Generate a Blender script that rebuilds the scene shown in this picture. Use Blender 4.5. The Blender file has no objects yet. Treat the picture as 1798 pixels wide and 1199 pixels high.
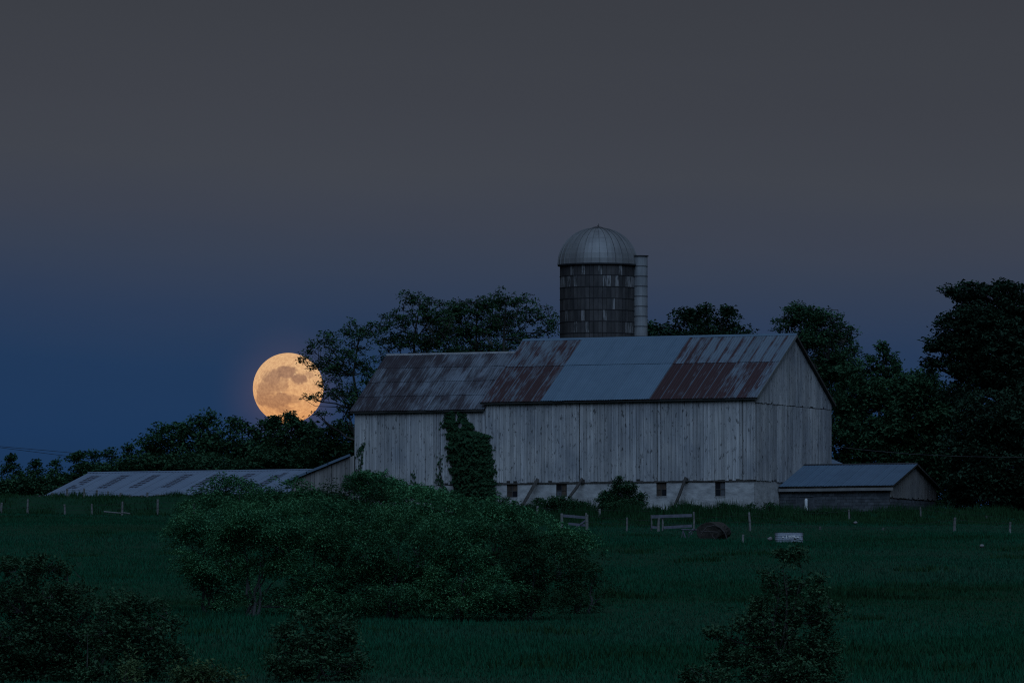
import bpy, math, random
import numpy as np
from mathutils import Vector, Matrix

S = bpy.context.scene
COL = S.collection
R = math.radians
random.seed(7)
RNG = np.random.default_rng(11)

# ------------------------------------------------------------------ camera
F = 13660.0                 # focal length in photograph pixels
TH = math.atan(650.5 / F)   # upward tilt: the horizon lies just under the frame
EYE = 1.6
cam_d = bpy.data.cameras.new('camera')
cam = bpy.data.objects.new('camera', cam_d)
COL.objects.link(cam)
cam_d.sensor_width = 36.0
cam_d.lens = 36.0 * F / 1798.0
cam_d.clip_start = 1.0
cam_d.clip_end = 20000.0
cam.location = (0, 0, EYE)
cam.rotation_euler = (math.pi / 2 + TH, 0, 0)
S.camera = cam

# ------------------------------------------------------------------ sky
W = bpy.data.worlds.new('World')
S.world = W
W.use_nodes = True
nt = W.node_tree
nt.nodes.clear()


def N(t, kind, **kw):
    n = t.nodes.new(kind)
    for k, v in kw.items():
        setattr(n, k, v)
    return n


def math_node(t, op, a, b=None, clamp=False):
    n = N(t, 'ShaderNodeMath', operation=op, use_clamp=clamp)
    for i, v in enumerate((a, b)):
        if v is None:
            continue
        if isinstance(v, (int, float)):
            n.inputs[i].default_value = v
        else:
            t.links.new(v, n.inputs[i])
    return n.outputs[0]


def srgb(r, g, b):
    def c(v):
        v /= 255.0
        return v / 12.92 if v <= 0.04045 else ((v + 0.055) / 1.055) ** 2.4
    return (c(r), c(g), c(b), 1)


tc = N(nt, 'ShaderNodeTexCoord')
sep = N(nt, 'ShaderNodeSeparateXYZ')
nt.links.new(tc.outputs['Generated'], sep.inputs[0])
mp = N(nt, 'ShaderNodeMapping')
mp.inputs['Scale'].default_value = (12, 12, 75)
nt.links.new(tc.outputs['Generated'], mp.inputs[0])
nz = N(nt, 'ShaderNodeTexNoise')
nz.inputs['Scale'].default_value = 1.0
nz.inputs['Detail'].default_value = 5
nt.links.new(mp.outputs[0], nz.inputs['Vector'])
xs = math_node(nt, 'MULTIPLY', math_node(nt, 'MAXIMUM', math_node(nt, 'MINIMUM', sep.outputs['X'], 0.12), -0.12), 0.045)
el = math_node(nt, 'ADD', sep.outputs['Z'], xs)
el = math_node(nt, 'ADD', el, math_node(nt, 'MULTIPLY', math_node(nt, 'SUBTRACT', nz.outputs[0], 0.5), 0.006))
f10 = math_node(nt, 'MULTIPLY', el, 10.0, clamp=True)
ramp = N(nt, 'ShaderNodeValToRGB')
nt.links.new(f10, ramp.inputs[0])
SKY = [(0.24, (25, 50, 82)), (0.337, (28, 55, 91)), (0.427, (33, 57, 90)), (0.505, (44, 60, 87)), (0.573, (54, 64, 83)),
       (0.622, (60, 66, 80)), (0.69, (64, 68, 77)), (0.78, (62, 65, 73)), (0.88, (60, 63, 70)), (1.0, (58, 60, 67))]
cr = ramp.color_ramp
cr.elements[0].position = SKY[0][0]
cr.elements[0].color = srgb(*SKY[0][1])
cr.elements[1].position = 1.0
cr.elements[1].color = srgb(*SKY[-1][1])
for p_, c_ in SKY[1:-1]:
    e = cr.elements.new(p_)
    e.color = srgb(*c_)
# faint stripes of thin cloud
mx = N(nt, 'ShaderNodeMixRGB', blend_type='MULTIPLY')
mx.inputs[0].default_value = 1.0
nt.links.new(ramp.outputs[0], mx.inputs[1])
cl = math_node(nt, 'ADD', math_node(nt, 'MULTIPLY', nz.outputs[0], 0.14), 0.93)
nt.links.new(cl, mx.inputs[2])
mdir = Vector(((506 - 899) / F, 1.0, (1250 - 690) / F)).normalized()
dp_ = N(nt, 'ShaderNodeVectorMath', operation='DISTANCE')
nt.links.new(tc.outputs['Generated'], dp_.inputs[0])
dp_.inputs[1].default_value = mdir
gl_ = math_node(nt, 'SUBTRACT', 1.0, math_node(nt, 'DIVIDE', dp_.outputs['Value'], 0.0105), clamp=True)
gl_ = math_node(nt, 'MULTIPLY', math_node(nt, 'MULTIPLY', gl_, gl_), nz.outputs[0])
ga = N(nt, 'ShaderNodeMixRGB', blend_type='ADD')
ga.inputs[2].default_value = (0.16, 0.07, 0.035, 1)
nt.links.new(gl_, ga.inputs[0])
nt.links.new(mx.outputs[0], ga.inputs[1])
bg = N(nt, 'ShaderNodeBackground')
nt.links.new(ga.outputs[0], bg.inputs[0])
bg.inputs[1].default_value = 1.0
wo = N(nt, 'ShaderNodeOutputWorld')
nt.links.new(bg.outputs[0], wo.inputs[0])

# ------------------------------------------------------------------ afterglow (soft light from behind the camera)
sd = bpy.data.lights.new('afterglow', 'SUN')
sun = bpy.data.objects.new('afterglow', sd)
COL.objects.link(sun)
sd.energy = 2.0
sd.angle = R(60)
sd.color = (0.44, 0.66, 1.0)
az, elv = R(8), R(50)     # light comes from behind the camera
dvec = Vector((math.sin(az) * math.cos(elv), -math.cos(az) * math.cos(elv), math.sin(elv)))
sun.rotation_euler = dvec.to_track_quat('Z', 'Y').to_euler()

S.view_settings.view_transform = 'Standard'
S.view_settings.look = 'None'
S.view_settings.exposure = 0.0
S.view_settings.gamma = 1.0
S.view_settings.use_curve_mapping = False
S.cycles.max_bounces = 5
S.cycles.diffuse_bounces = 3
S.cycles.glossy_bounces = 2
S.cycles.use_denoising = False      # the little grain left suits a dusk photograph
S.cycles.filter_width = 1.15


# ------------------------------------------------------------------ geometry of the place
def P(px, py, d):
    u = (px - 899.0) / F
    v = (599.5 - py) / F
    fy = math.cos(TH) - v * math.sin(TH)
    fz = math.sin(TH) + v * math.cos(TH)
    return Vector((u / fy * d, d, EYE + fz / fy * d))


def sst(a, b, v):
    t = np.clip((v - a) / (b - a), 0, 1)
    return t * t * (3 - 2 * t)


def gz(x, y):
    x = np.asarray(x, float)
    y = np.asarray(y, float)
    z = np.maximum(0.0, 0.0367 * np.minimum(y, 505.0) - 4.005)
    left = 1 - sst(-13, -5, x)
    z = z + left * (1.15 * sst(489, 498, y) - 2.9 * sst(501, 509, y))
    far = sst(520, 700, y)
    z = z + far * 0.6
    z = z + (1 - sst(505, 520, y)) * (0.07 * np.sin(x * 0.31 + y * 0.05) + 0.06 * np.sin(x * 0.13 - y * 0.11 + 2))
    return z


def G(x, y):
    return float(gz(x, y))


def ground_d(py):
    return 5.605 / (0.0367 - (1250.0 - py) / F)


# ------------------------------------------------------------------ helpers
def tag(o, label=None, cat=None, group=None, kind=None):
    if label:
        o['label'] = label
    if cat:
        o['category'] = cat
    if group:
        o['group'] = group
    if kind:
        o['kind'] = kind
    return o


def empty(name, loc, rz=0.0):
    o = bpy.data.objects.new(name, None)
    COL.objects.link(o)
    o.location = loc
    o.rotation_euler = (0, 0, rz)
    return o


def link(name, me, mat=None, parent=None, loc=(0, 0, 0), rot=(0, 0, 0)):
    o = bpy.data.objects.new(name, me)
    COL.objects.link(o)
    o.location = loc
    o.rotation_euler = rot
    if parent:
        o.parent = parent
    if mat and not me.materials:
        me.materials.append(mat)
    return o


class MB:
    """collects vertices and faces for one mesh"""
    def __init__(self):
        self.v, self.f = [], []

    def add(self, vs, fs):
        n = len(self.v)
        self.v += [tuple(p) for p in vs]
        self.f += [tuple(i + n for i in f) for f in fs]

    def box(self, x0, x1, y0, y1, z0, z1):
        self.add([(x0, y0, z0), (x1, y0, z0), (x1, y1, z0), (x0, y1, z0), (x0, y0, z1), (x1, y0, z1), (x1, y1, z1), (x0, y1, z1)],
                 [(0, 3, 2, 1), (4, 5, 6, 7), (0, 1, 5, 4), (1, 2, 6, 5), (2, 3, 7, 6), (3, 0, 4, 7)])
        return self

    def prism(self, poly, y0, y1):
        """poly: list of (x,z), extruded along y"""
        n = len(poly)
        vs = [(x, y0, z) for x, z in poly] + [(x, y1, z) for x, z in poly]
        fs = [tuple(range(n)), tuple(range(2 * n - 1, n - 1, -1))]
        for i in range(n):
            j = (i + 1) % n
            fs.append((i, i + n, j + n, j))
        self.add(vs, fs)
        return self

    def tube(self, pts, rads, n=6, cap=True):
        pts = [Vector(p) for p in pts]
        base = len(self.v)
        up = Vector((0.31, 0.17, 0.93))
        for i, p in enumerate(pts):
            d = (pts[min(i + 1, len(pts) - 1)] - pts[max(i - 1, 0)])
            if d.length < 1e-6:
                d = Vector((0, 0, 1))
            d.normalize()
            a = d.cross(up)
            if a.length < 1e-3:
                a = d.cross(Vector((1, 0, 0)))
            a.normalize()
            b = d.cross(a)
            for k in range(n):
                t = 2 * math.pi * k / n
                self.v.append(tuple(p + (a * math.cos(t) + b * math.sin(t)) * rads[i]))
        for i in range(len(pts) - 1):
            for k in range(n):
                a0 = base + i * n + k
                a1 = base + i * n + (k + 1) % n
                self.f.append((a0, a1, a1 + n, a0 + n))
        if cap:
            self.f.append(tuple(base + k for k in range(n))[::-1])
            e = base + (len(pts) - 1) * n
            self.f.append(tuple(e + k for k in range(n)))
        return self

    def ring(self, c, r0, r1, z0, z1, n=48, a0=0, a1=2 * math.pi):
        vs, fs = [], []
        full = abs(a1 - a0 - 2 * math.pi) < 1e-4
        m = n if full else n + 1
        for i in range(m):
            t = a0 + (a1 - a0) * i / n
            ct, st = math.cos(t), math.sin(t)
            vs += [(c[0] + r0 * ct, c[1] + r0 * st, z0), (c[0] + r1 * ct, c[1] + r1 * st, z0),
                   (c[0] + r1 * ct, c[1] + r1 * st, z1), (c[0] + r0 * ct, c[1] + r0 * st, z1)]
        for i in range(n):
            j = (i + 1) % m
            for k in range(4):
                l_ = (k + 1) % 4
                fs.append((i * 4 + k, j * 4 + k, j * 4 + l_, i * 4 + l_))
        self.add(vs, fs)
        return self

    def mesh(self, name, smooth=False):
        me = bpy.data.meshes.new(name)
        me.from_pydata(self.v, [], self.f)
        me.update()
        if smooth:
            me.shade_smooth()
        return me

    def build(self, name, mat, parent=None, loc=(0, 0, 0), rot=(0, 0, 0), smooth=False):
        return link(name, self.mesh(name, smooth), mat, parent, loc, rot)


def np_mesh(name, verts, faces_k, k):
    """fast mesh from numpy: verts (N,3), faces (M*k,) of k-gons"""
    me = bpy.data.meshes.new(name)
    nf = len(faces_k) // k
    me.vertices.add(len(verts))
    me.vertices.foreach_set('co', np.ascontiguousarray(verts, np.float32).ravel())
    me.loops.add(len(faces_k))
    me.loops.foreach_set('vertex_index', np.ascontiguousarray(faces_k, np.int32))
    me.polygons.add(nf)
    me.polygons.foreach_set('loop_start', np.arange(nf, dtype=np.int32) * k)
    me.update(calc_edges=True)
    me.validate()
    return me


# ------------------------------------------------------------------ materials
def material(name):
    m = bpy.data.materials.new(name)
    m.use_nodes = True
    t = m.node_tree
    b = t.nodes['Principled BSDF']
    return m, t, b


def pos_noise(t, scale=(1, 1, 1), detail=4, rough=0.6, coord='Position', rand_offset=False):
    if coord == 'Position':
        src = N(t, 'ShaderNodeNewGeometry').outputs['Position']
    else:
        src = N(t, 'ShaderNodeTexCoord').outputs['Object']
    if coord == 'Deck':      # continuous over all the sheets of one roof slope
        ax = N(t, 'ShaderNodeAttribute', attribute_type='OBJECT', attribute_name='along')
        ay = N(t, 'ShaderNodeAttribute', attribute_type='OBJECT', attribute_name='up_slope')
        cb0 = N(t, 'ShaderNodeCombineXYZ')
        t.links.new(ax.outputs['Fac'], cb0.inputs[0])
        t.links.new(ay.outputs['Fac'], cb0.inputs[1])
        va = N(t, 'ShaderNodeVectorMath', operation='ADD')
        t.links.new(src, va.inputs[0])
        t.links.new(cb0.outputs[0], va.inputs[1])
        src = va.outputs[0]
    m = N(t, 'ShaderNodeMapping')
    m.inputs['Scale'].default_value = scale
    t.links.new(src, m.inputs[0])
    if rand_offset:
        oi = N(t, 'ShaderNodeObjectInfo')
        cb = N(t, 'ShaderNodeCombineXYZ')
        v = math_node(t, 'MULTIPLY', oi.outputs['Random'], 97.0)
        for i in range(3):
            t.links.new(v, cb.inputs[i])
        t.links.new(cb.outputs[0], m.inputs['Location'])
    n = N(t, 'ShaderNodeTexNoise')
    n.inputs['Scale'].default_value = 1
    n.inputs['Detail'].default_value = detail
    n.inputs['Roughness'].default_value = rough
    t.links.new(m.outputs[0], n.inputs['Vector'])
    return n.outputs[0]


def ramp2(t, fac, stops):
    r = N(t, 'ShaderNodeValToRGB')
    t.links.new(fac, r.inputs[0])
    e = r.color_ramp.elements
    e[0].position, e[0].color = stops[0][0], (*stops[0][1], 1)
    e[1].position, e[1].color = stops[-1][0], (*stops[-1][1], 1)
    for p_, c_ in stops[1:-1]:
        q = e.new(p_)
        q.color = (*c_, 1)
    return r.outputs[0]


def mixc(t, fac, a, b, mode='MIX'):
    m = N(t, 'ShaderNodeMixRGB', blend_type=mode)
    for i, v in enumerate((fac, a, b)):
        if isinstance(v, (int, float)):
            m.inputs[i].default_value = v
        elif isinstance(v, tuple):
            m.inputs[i].default_value = (*v, 1) if len(v) == 3 else v
        else:
            t.links.new(v, m.inputs[i])
    return m.outputs[0]


def gray(t, val):
    cb = N(t, 'ShaderNodeCombineXYZ')
    for i in range(3):
        t.links.new(val, cb.inputs[i])
    return cb.outputs[0]


def rand_gain(t, amt):
    oi = N(t, 'ShaderNodeObjectInfo')
    return gray(t, math_node(t, 'ADD', math_node(t, 'MULTIPLY', oi.outputs['Random'], amt), 1 - amt / 2))


def simple(name, c1, c2=None, scale=(2, 2, 2), rough=0.85, rnd=0.0, detail=4, metallic=0.0, spec=0.3, lo=0.35, hi=0.65, bump=0.0):
    m, t, b = material(name)
    c2 = c2 or tuple(v * 0.7 for v in c1)
    n = pos_noise(t, scale, detail)
    col = ramp2(t, n, [(lo, c2), (hi, c1)])
    if rnd:
        col = mixc(t, 1.0, col, rand_gain(t, rnd), 'MULTIPLY')
    t.links.new(col, b.inputs['Base Color'])
    b.inputs['Roughness'].default_value = rough
    b.inputs['Metallic'].default_value = metallic
    b.inputs['Specular IOR Level'].default_value = spec
    if bump:
        bp = N(t, 'ShaderNodeBump')
        bp.inputs['Strength'].default_value = 1.0
        bp.inputs['Distance'].default_value = bump
        t.links.new(n, bp.inputs['Height'])
        t.links.new(bp.outputs[0], b.inputs['Normal'])
    return m


def board_material(name, light, dark, knots=0.75, rnd=0.4):
    m, t, b = material(name)
    n = pos_noise(t, (13, 13, 0.35), 5, 0.65)
    n2 = pos_noise(t, (5.5, 5.5, 2.2), 4, 0.7)
    n3 = pos_noise(t, (0.5, 0.5, 0.3), 4, 0.6)
    col = ramp2(t, n, [(0.3, dark), (0.52, tuple((a + c) / 2 for a, c in zip(light, dark))), (0.68, light)])
    kn = ramp2(t, n2, [(0.57, (1, 1, 1)), (0.66, (1 - knots, 1 - knots, 1 - knots))])
    col = mixc(t, 0.8, col, kn, 'MULTIPLY')
    big = ramp2(t, n3, [(0.32, (0.72, 0.74, 0.78)), (0.66, (1.16, 1.13, 1.1))])
    col = mixc(t, 1.0, col, big, 'MULTIPLY')
    col = mixc(t, 1.0, col, rand_gain(t, rnd), 'MULTIPLY')
    t.links.new(col, b.inputs['Base Color'])
    b.inputs['Roughness'].default_value = 0.9
    b.inputs['Specular IOR Level'].default_value = 0.15
    return m


def rust_material(name, pale, rust, streak=(5, 0.9), edge=0.35):
    """sheet metal; the rust amount of each sheet is its own property, u runs across the sheet and v down it"""
    m, t, b = material(name)
    tcn = N(t, 'ShaderNodeTexCoord')
    sp = N(t, 'ShaderNodeSeparateXYZ')
    t.links.new(tcn.outputs['Object'], sp.inputs[0])
    n = pos_noise(t, (streak[0], streak[1], 1), 5, 0.65, 'Deck')
    n2 = pos_noise(t, (1.1, 0.45, 1), 4, 0.6, 'Deck')
    at = N(t, 'ShaderNodeAttribute', attribute_type='OBJECT', attribute_name='rust')
    ed = N(t, 'ShaderNodeAttribute', attribute_type='OBJECT', attribute_name='edge')
    # strip along one side of the sheet: x in 0..0.76
    side = math_node(t, 'MULTIPLY', math_node(t, 'SUBTRACT', 0.34, sp.outputs['X']), 3.0, clamp=True)
    s = math_node(t, 'MULTIPLY', side, ed.outputs['Fac'])
    lap = math_node(t, 'MULTIPLY', math_node(t, 'SUBTRACT', 0.1, sp.outputs['X']), 40.0, clamp=True)
    a = math_node(t, 'ADD', math_node(t, 'MULTIPLY', math_node(t, 'SUBTRACT', n, 0.5), 1.9), math_node(t, 'MULTIPLY', math_node(t, 'SUBTRACT', n2, 0.5), 1.5))
    a = math_node(t, 'ADD', a, at.outputs['Fac'])
    a = math_node(t, 'ADD', a, s)
    a = math_node(t, 'SUBTRACT', a, math_node(t, 'MULTIPLY', lap, edge))
    a = math_node(t, 'MULTIPLY', math_node(t, 'SUBTRACT', a, 0.30), 2.4, clamp=True)
    nn = pos_noise(t, (12, 1.2, 4), 4, 0.6, 'Deck')
    pc = mixc(t, nn, tuple(v * 0.7 for v in pale), tuple(v * 1.25 for v in pale))
    rc = mixc(t, nn, tuple(v * 0.6 for v in rust), tuple(v * 1.4 for v in rust))
    col = mixc(t, a, pc, rc)
    col = mixc(t, 1.0, col, rand_gain(t, 0.22), 'MULTIPLY')
    t.links.new(col, b.inputs['Base Color'])
    b.inputs['Roughness'].default_value = 0.6
    b.inputs['Specular IOR Level'].default_value = 0.3
    return m


def foliage_material(name, c_lo, c_hi, scale=1.2, rnd=0.2, back=0.25):
    m, t, b = material(name)
    n = pos_noise(t, (scale, scale, scale * 1.4), 4, 0.7)
    col = ramp2(t, n, [(0.3, c_lo), (0.66, c_hi)])
    if rnd:
        col = mixc(t, 1.0, col, rand_gain(t, rnd), 'MULTIPLY')
    t.links.new(col, b.inputs['Base Color'])
    b.inputs['Roughness'].default_value = 0.75
    b.inputs['Specular IOR Level'].default_value = 0.12
    tr = N(t, 'ShaderNodeBsdfTranslucent')
    t.links.new(col, tr.inputs[0])
    ms = N(t, 'ShaderNodeMixShader')
    ms.inputs[0].default_value = back
    t.links.new(b.outputs[0], ms.inputs[1])
    t.links.new(tr.outputs[0], ms.inputs[2])
    t.links.new(ms.outputs[0], t.nodes['Material Output'].inputs[0])
    return m


M = {}
M['board'] = board_material('weathered_boards', (0.365, 0.368, 0.37), (0.18, 0.184, 0.188), 0.85, 0.36)
M['board_brown'] = board_material('weathered_brown_boards', (0.20, 0.188, 0.178), (0.115, 0.11, 0.105), 0.6, 0.3)
M['backing'] = simple('dark_gap', (0.035, 0.033, 0.03), (0.02, 0.02, 0.02))
M['dark_wood'] = simple('dark_old_wood', (0.055, 0.05, 0.045), (0.025, 0.023, 0.02), (8, 8, 1))
M['grey_wood'] = simple('grey_old_wood', (0.15, 0.15, 0.14), (0.07, 0.07, 0.065), (14, 14, 2), rnd=0.35)
M['log'] = simple('weathered_log', (0.045, 0.04, 0.036), (0.02, 0.018, 0.016), (10, 10, 3))
M['rail'] = simple('painted_rail', (0.09, 0.09, 0.11), (0.055, 0.055, 0.07), (6, 6, 6))
M['whitewash'] = simple('whitewashed_stone', (0.33, 0.33, 0.325), (0.20, 0.20, 0.20), (1.3, 1.3, 2.4), detail=6, bump=0.05)
M['roof_rust'] = rust_material('rusted_roof_metal', (0.080, 0.104, 0.128), (0.030, 0.0135, 0.015), (9, 0.7), edge=0.9)
M['roof_old'] = rust_material('old_streaked_roof_metal', (0.095, 0.112, 0.134), (0.020, 0.016, 0.020), (17, 0.55), 0.1)
M['roof_new'] = simple('plain_roof_metal', (0.074, 0.115, 0.155), (0.064, 0.102, 0.140), (1.2, 1.2, 1.2), rough=0.55, rnd=0.08)
M['roof_low'] = simple('pale_roof_metal', (0.115, 0.15, 0.20), (0.10, 0.132, 0.178), (0.8, 0.8, 0.8), rough=0.55, rnd=0.08)
M['roof_shed'] = simple('blue_grey_roof_metal', (0.058, 0.092, 0.13), (0.05, 0.08, 0.115), (1, 1, 1), rough=0.55, rnd=0.1)
M['block'] = simple('dark_wall_block', (0.062, 0.068, 0.075), (0.035, 0.04, 0.045), (2.5, 2.5, 5), rnd=0.5)
M['trim'] = simple('pale_trim', (0.16, 0.155, 0.15), (0.12, 0.115, 0.11))
M['galv'] = simple('galvanised_metal', (0.19, 0.195, 0.20), (0.12, 0.125, 0.13), (3, 3, 0.6), rough=0.45, rnd=0.12, spec=0.5)
M['dome'] = simple('silo_dome_metal', (0.135, 0.135, 0.135), (0.10, 0.10, 0.102), (1.6, 1.6, 0.5), rough=0.5, rnd=0.18, spec=0.5)
M['stave'] = simple('silo_stave', (0.052, 0.048, 0.047), (0.026, 0.025, 0.026), (2.2, 2.2, 0.7), rnd=0.6, bump=0.01)
M['stave_pale'] = simple('silo_stave_pale', (0.17, 0.165, 0.165), (0.04, 0.04, 0.04), (6, 6, 1.1), lo=0.42, hi=0.56, rnd=0.3)
M['glass'] = simple('dark_window', (0.012, 0.013, 0.016), (0.008, 0.008, 0.01), rough=0.25)
M['pane_brown'] = simple('boarded_pane', (0.06, 0.042, 0.03), (0.025, 0.02, 0.016), (6, 6, 2), rnd=0.6)
M['pane_blue'] = simple('dusty_pane', (0.07, 0.075, 0.085), (0.04, 0.045, 0.05), rnd=0.4)
M['skylight'] = simple('dark_skylight', (0.028, 0.036, 0.055), (0.022, 0.03, 0.046), rough=0.5, rnd=0.25)
M['black'] = simple('black_metal', (0.02, 0.02, 0.022))
M['enamel'] = simple('white_enamel', (0.62, 0.62, 0.6), (0.45, 0.45, 0.45), rough=0.4)
M['tank'] = simple('galvanised_tank', (0.27, 0.29, 0.33), (0.14, 0.16, 0.19), (5, 5, 9), rough=0.5)
M['hay'] = simple('old_hay', (0.032, 0.026, 0.02), (0.012, 0.011, 0.009), (6, 6, 6), bump=0.04)
M['wire'] = simple('wire', (0.05, 0.05, 0.05))
M['bark'] = simple('tree_bark', (0.035, 0.033, 0.028), (0.018, 0.017, 0.015), (3, 3, 1))
M['bark_pale'] = simple('pale_bark', (0.055, 0.06, 0.056), (0.03, 0.032, 0.03), (6, 6, 1.5))
M['leaf_far'] = foliage_material('far_tree_leaves', (0.0121, 0.0381, 0.0193), (0.0337, 0.0890, 0.0395), 0.8)
M['leaf_airy'] = foliage_material('airy_tree_leaves', (0.0156, 0.0451, 0.0212), (0.0358, 0.0884, 0.0384), 0.9)
M['leaf_dark'] = foliage_material('dark_tree_leaves', (0.0072, 0.0168, 0.0111), (0.0216, 0.0530, 0.0283), 0.7)
M['leaf_sumac'] = foliage_material('sumac_leaves', (0.0263, 0.1076, 0.0537), (0.0658, 0.1830, 0.0745), 1.1, 0.35)
M['leaf_ivy'] = foliage_material('ivy_leaves', (0.0094, 0.0319, 0.0145), (0.0225, 0.0669, 0.0279), 1.6)
M['leaf_near'] = foliage_material('near_shrub_leaves', (0.0129, 0.0401, 0.0209), (0.0451, 0.1012, 0.0454), 2.2, 0.25)
M['leaf_yard'] = foliage_material('yard_shrub_leaves', (0.0098, 0.0321, 0.0157), (0.0306, 0.0809, 0.0348), 1.5, 0.3)
M['leaf_pale'] = foliage_material('pale_shrub_leaves', (0.0240, 0.0573, 0.0241), (0.0850, 0.1272, 0.0474), 2.5, 0.25)


def grass_material(name, cols):
    m, t, b = material(name)
    n = pos_noise(t, (0.035, 0.03, 0.2), 5, 0.6)
    n2 = pos_noise(t, (3, 1.0, 3), 3, 0.7)
    col = ramp2(t, n, cols)
    g = ramp2(t, n2, [(0.3, (0.86, 0.86, 0.86)), (0.72, (1.14, 1.12, 1.1))])
    col = mixc(t, 1.0, col, g, 'MULTIPLY')
    t.links.new(col, b.inputs['Base Color'])
    b.inputs['Roughness'].default_value = 0.9
    b.inputs['Specular IOR Level'].default_value = 0.1
    return m


M['grass'] = grass_material('pasture_grass', [(0.33, (0.006, 0.030, 0.010)), (0.44, (0.004, 0.046, 0.020)),
                                               (0.56, (0.005, 0.054, 0.027)), (0.70, (0.014, 0.054, 0.031))])
M['weeds'] = grass_material('tall_weeds', [(0.33, (0.004, 0.018, 0.006)), (0.5, (0.007, 0.032, 0.011)), (0.66, (0.012, 0.040, 0.014))])
M['soil'] = grass_material('pasture_ground', [(0.33, (0.005, 0.024, 0.008)), (0.5, (0.004, 0.030, 0.013)), (0.7, (0.008, 0.032, 0.016))])

# ------------------------------------------------------------------ ground
ys = np.unique(np.concatenate([np.linspace(-3000, -50, 12), np.linspace(-50, 150, 15), np.linspace(150, 540, 196), np.linspace(540, 800, 27), np.linspace(800, 7000, 14)]))
xs_ = np.unique(np.concatenate([np.linspace(-4000, -80, 14), np.linspace(-80, 80, 107), np.linspace(80, 4000, 14)]))
XX, YY = np.meshgrid(xs_, ys)
gv = np.stack([XX, YY, gz(XX, YY)], -1).reshape(-1, 3)
nx, ny = len(xs_), len(ys)
ii, jj = np.meshgrid(np.arange(nx - 1), np.arange(ny - 1))
a_ = (jj * nx + ii).ravel()
gf = np.stack([a_, a_ + 1, a_ + 1 + nx, a_ + nx], -1).ravel()
gme = np_mesh('ground', gv, gf, 4)
gme.shade_smooth()
tag(link('ground', gme, M['soil']), kind='structure')


def blades(name, pts, h, w, lean, mat, per=5, spread=0.14):
    n = len(pts)
    P0 = np.repeat(pts, per, 0) + np.concatenate([RNG.normal(0, spread, (n * per, 2)), np.zeros((n * per, 1))], 1)
    P0[:, 2] = gz(P0[:, 0], P0[:, 1]) - 0.02
    hh = np.repeat(h, per) * RNG.uniform(0.55, 1.15, n * per)
    a = RNG.uniform(0, 2 * math.pi, n * per)
    ln = RNG.uniform(0.1, lean, n * per) * hh
    b = a + RNG.uniform(0.6, 2.5, n * per)
    side = np.stack([np.cos(b), np.sin(b), np.zeros_like(b)], 1) * (w * RNG.uniform(0.7, 1.4, n * per))[:, None]
    tip = P0 + np.stack([np.cos(a) * ln, np.sin(a) * ln, hh], 1)
    V = np.stack([P0 - side, P0 + side, tip], 1).reshape(-1, 3)
    me = np_mesh(name, V, np.arange(len(V)), 3)
    return tag(link(name, me, mat), kind='stuff')


def scatter(n, y0, y1, power=1.0, xw=0.075, extra=3):
    y = y0 + (y1 - y0) * RNG.random(n) ** power
    x = (RNG.random(n) * 2 - 1) * (xw * y + extra)
    return np.stack([x, y, np.zeros(n)], 1)


pts = np.concatenate([scatter(85000, 150, 492, 1.15), scatter(45000, 120, 495, 1.0, 0.09, 32)])
hh = 0.09 + 0.11 * np.clip(0.5 + 0.5 * np.sin(pts[:, 1] * 0.07 + np.sin(pts[:, 0] * 0.15)) + RNG.normal(0, 0.25, len(pts)), 0, 1)
tag(blades('grass', pts, hh, 0.016, 0.7, M['grass']), 'short pasture grass covering the whole sloping field', 'grass')
# weeds in front of and around the farm buildings
pts = scatter(26000, 440, 500, 0.8)
keep = ~((pts[:, 0] < -3) & (pts[:, 1] < 486))
pts = pts[keep]
hh = RNG.uniform(0.3, 0.75, len(pts)) * (0.35 + 0.65 * sst(440, 480, pts[:, 1])) * (1 - 0.6 * (1 - sst(-14, -6, pts[:, 0]))) * (1 - 0.35 * sst(15, 19, pts[:, 0]))
cl_f = np.sin(pts[:, 0] * 1.9 + 1.2 * np.sin(pts[:, 1] * 0.31)) + np.sin(pts[:, 0] * 0.83 + pts[:, 1] * 0.4 + 1.1) + 0.6 * np.sin(pts[:, 0] * 4.1 + 2)
hh = hh * (0.72 + 0.6 * np.clip(cl_f, -0.7, 1.6))
# scattered coarse clumps out in the pasture
cc = scatter(90, 175, 470, 1.2)
ex = np.repeat(cc, 22, 0) + np.concatenate([RNG.normal(0, 0.6, (90 * 22, 2)), np.zeros((90 * 22, 1))], 1)
ex[:, 1] += RNG.normal(0, 0.8, len(ex))
pts = np.concatenate([pts, ex])
hh = np.concatenate([hh, np.repeat(RNG.uniform(0.16, 0.30, 90), 22)])
tag(blades('weeds', pts, hh, 0.028, 0.6, M['weeds'], 7, 0.25), 'tall uncut weeds growing along the fences by the barn', 'weeds')


# ------------------------------------------------------------------ foliage
NLEAF = 0


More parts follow.
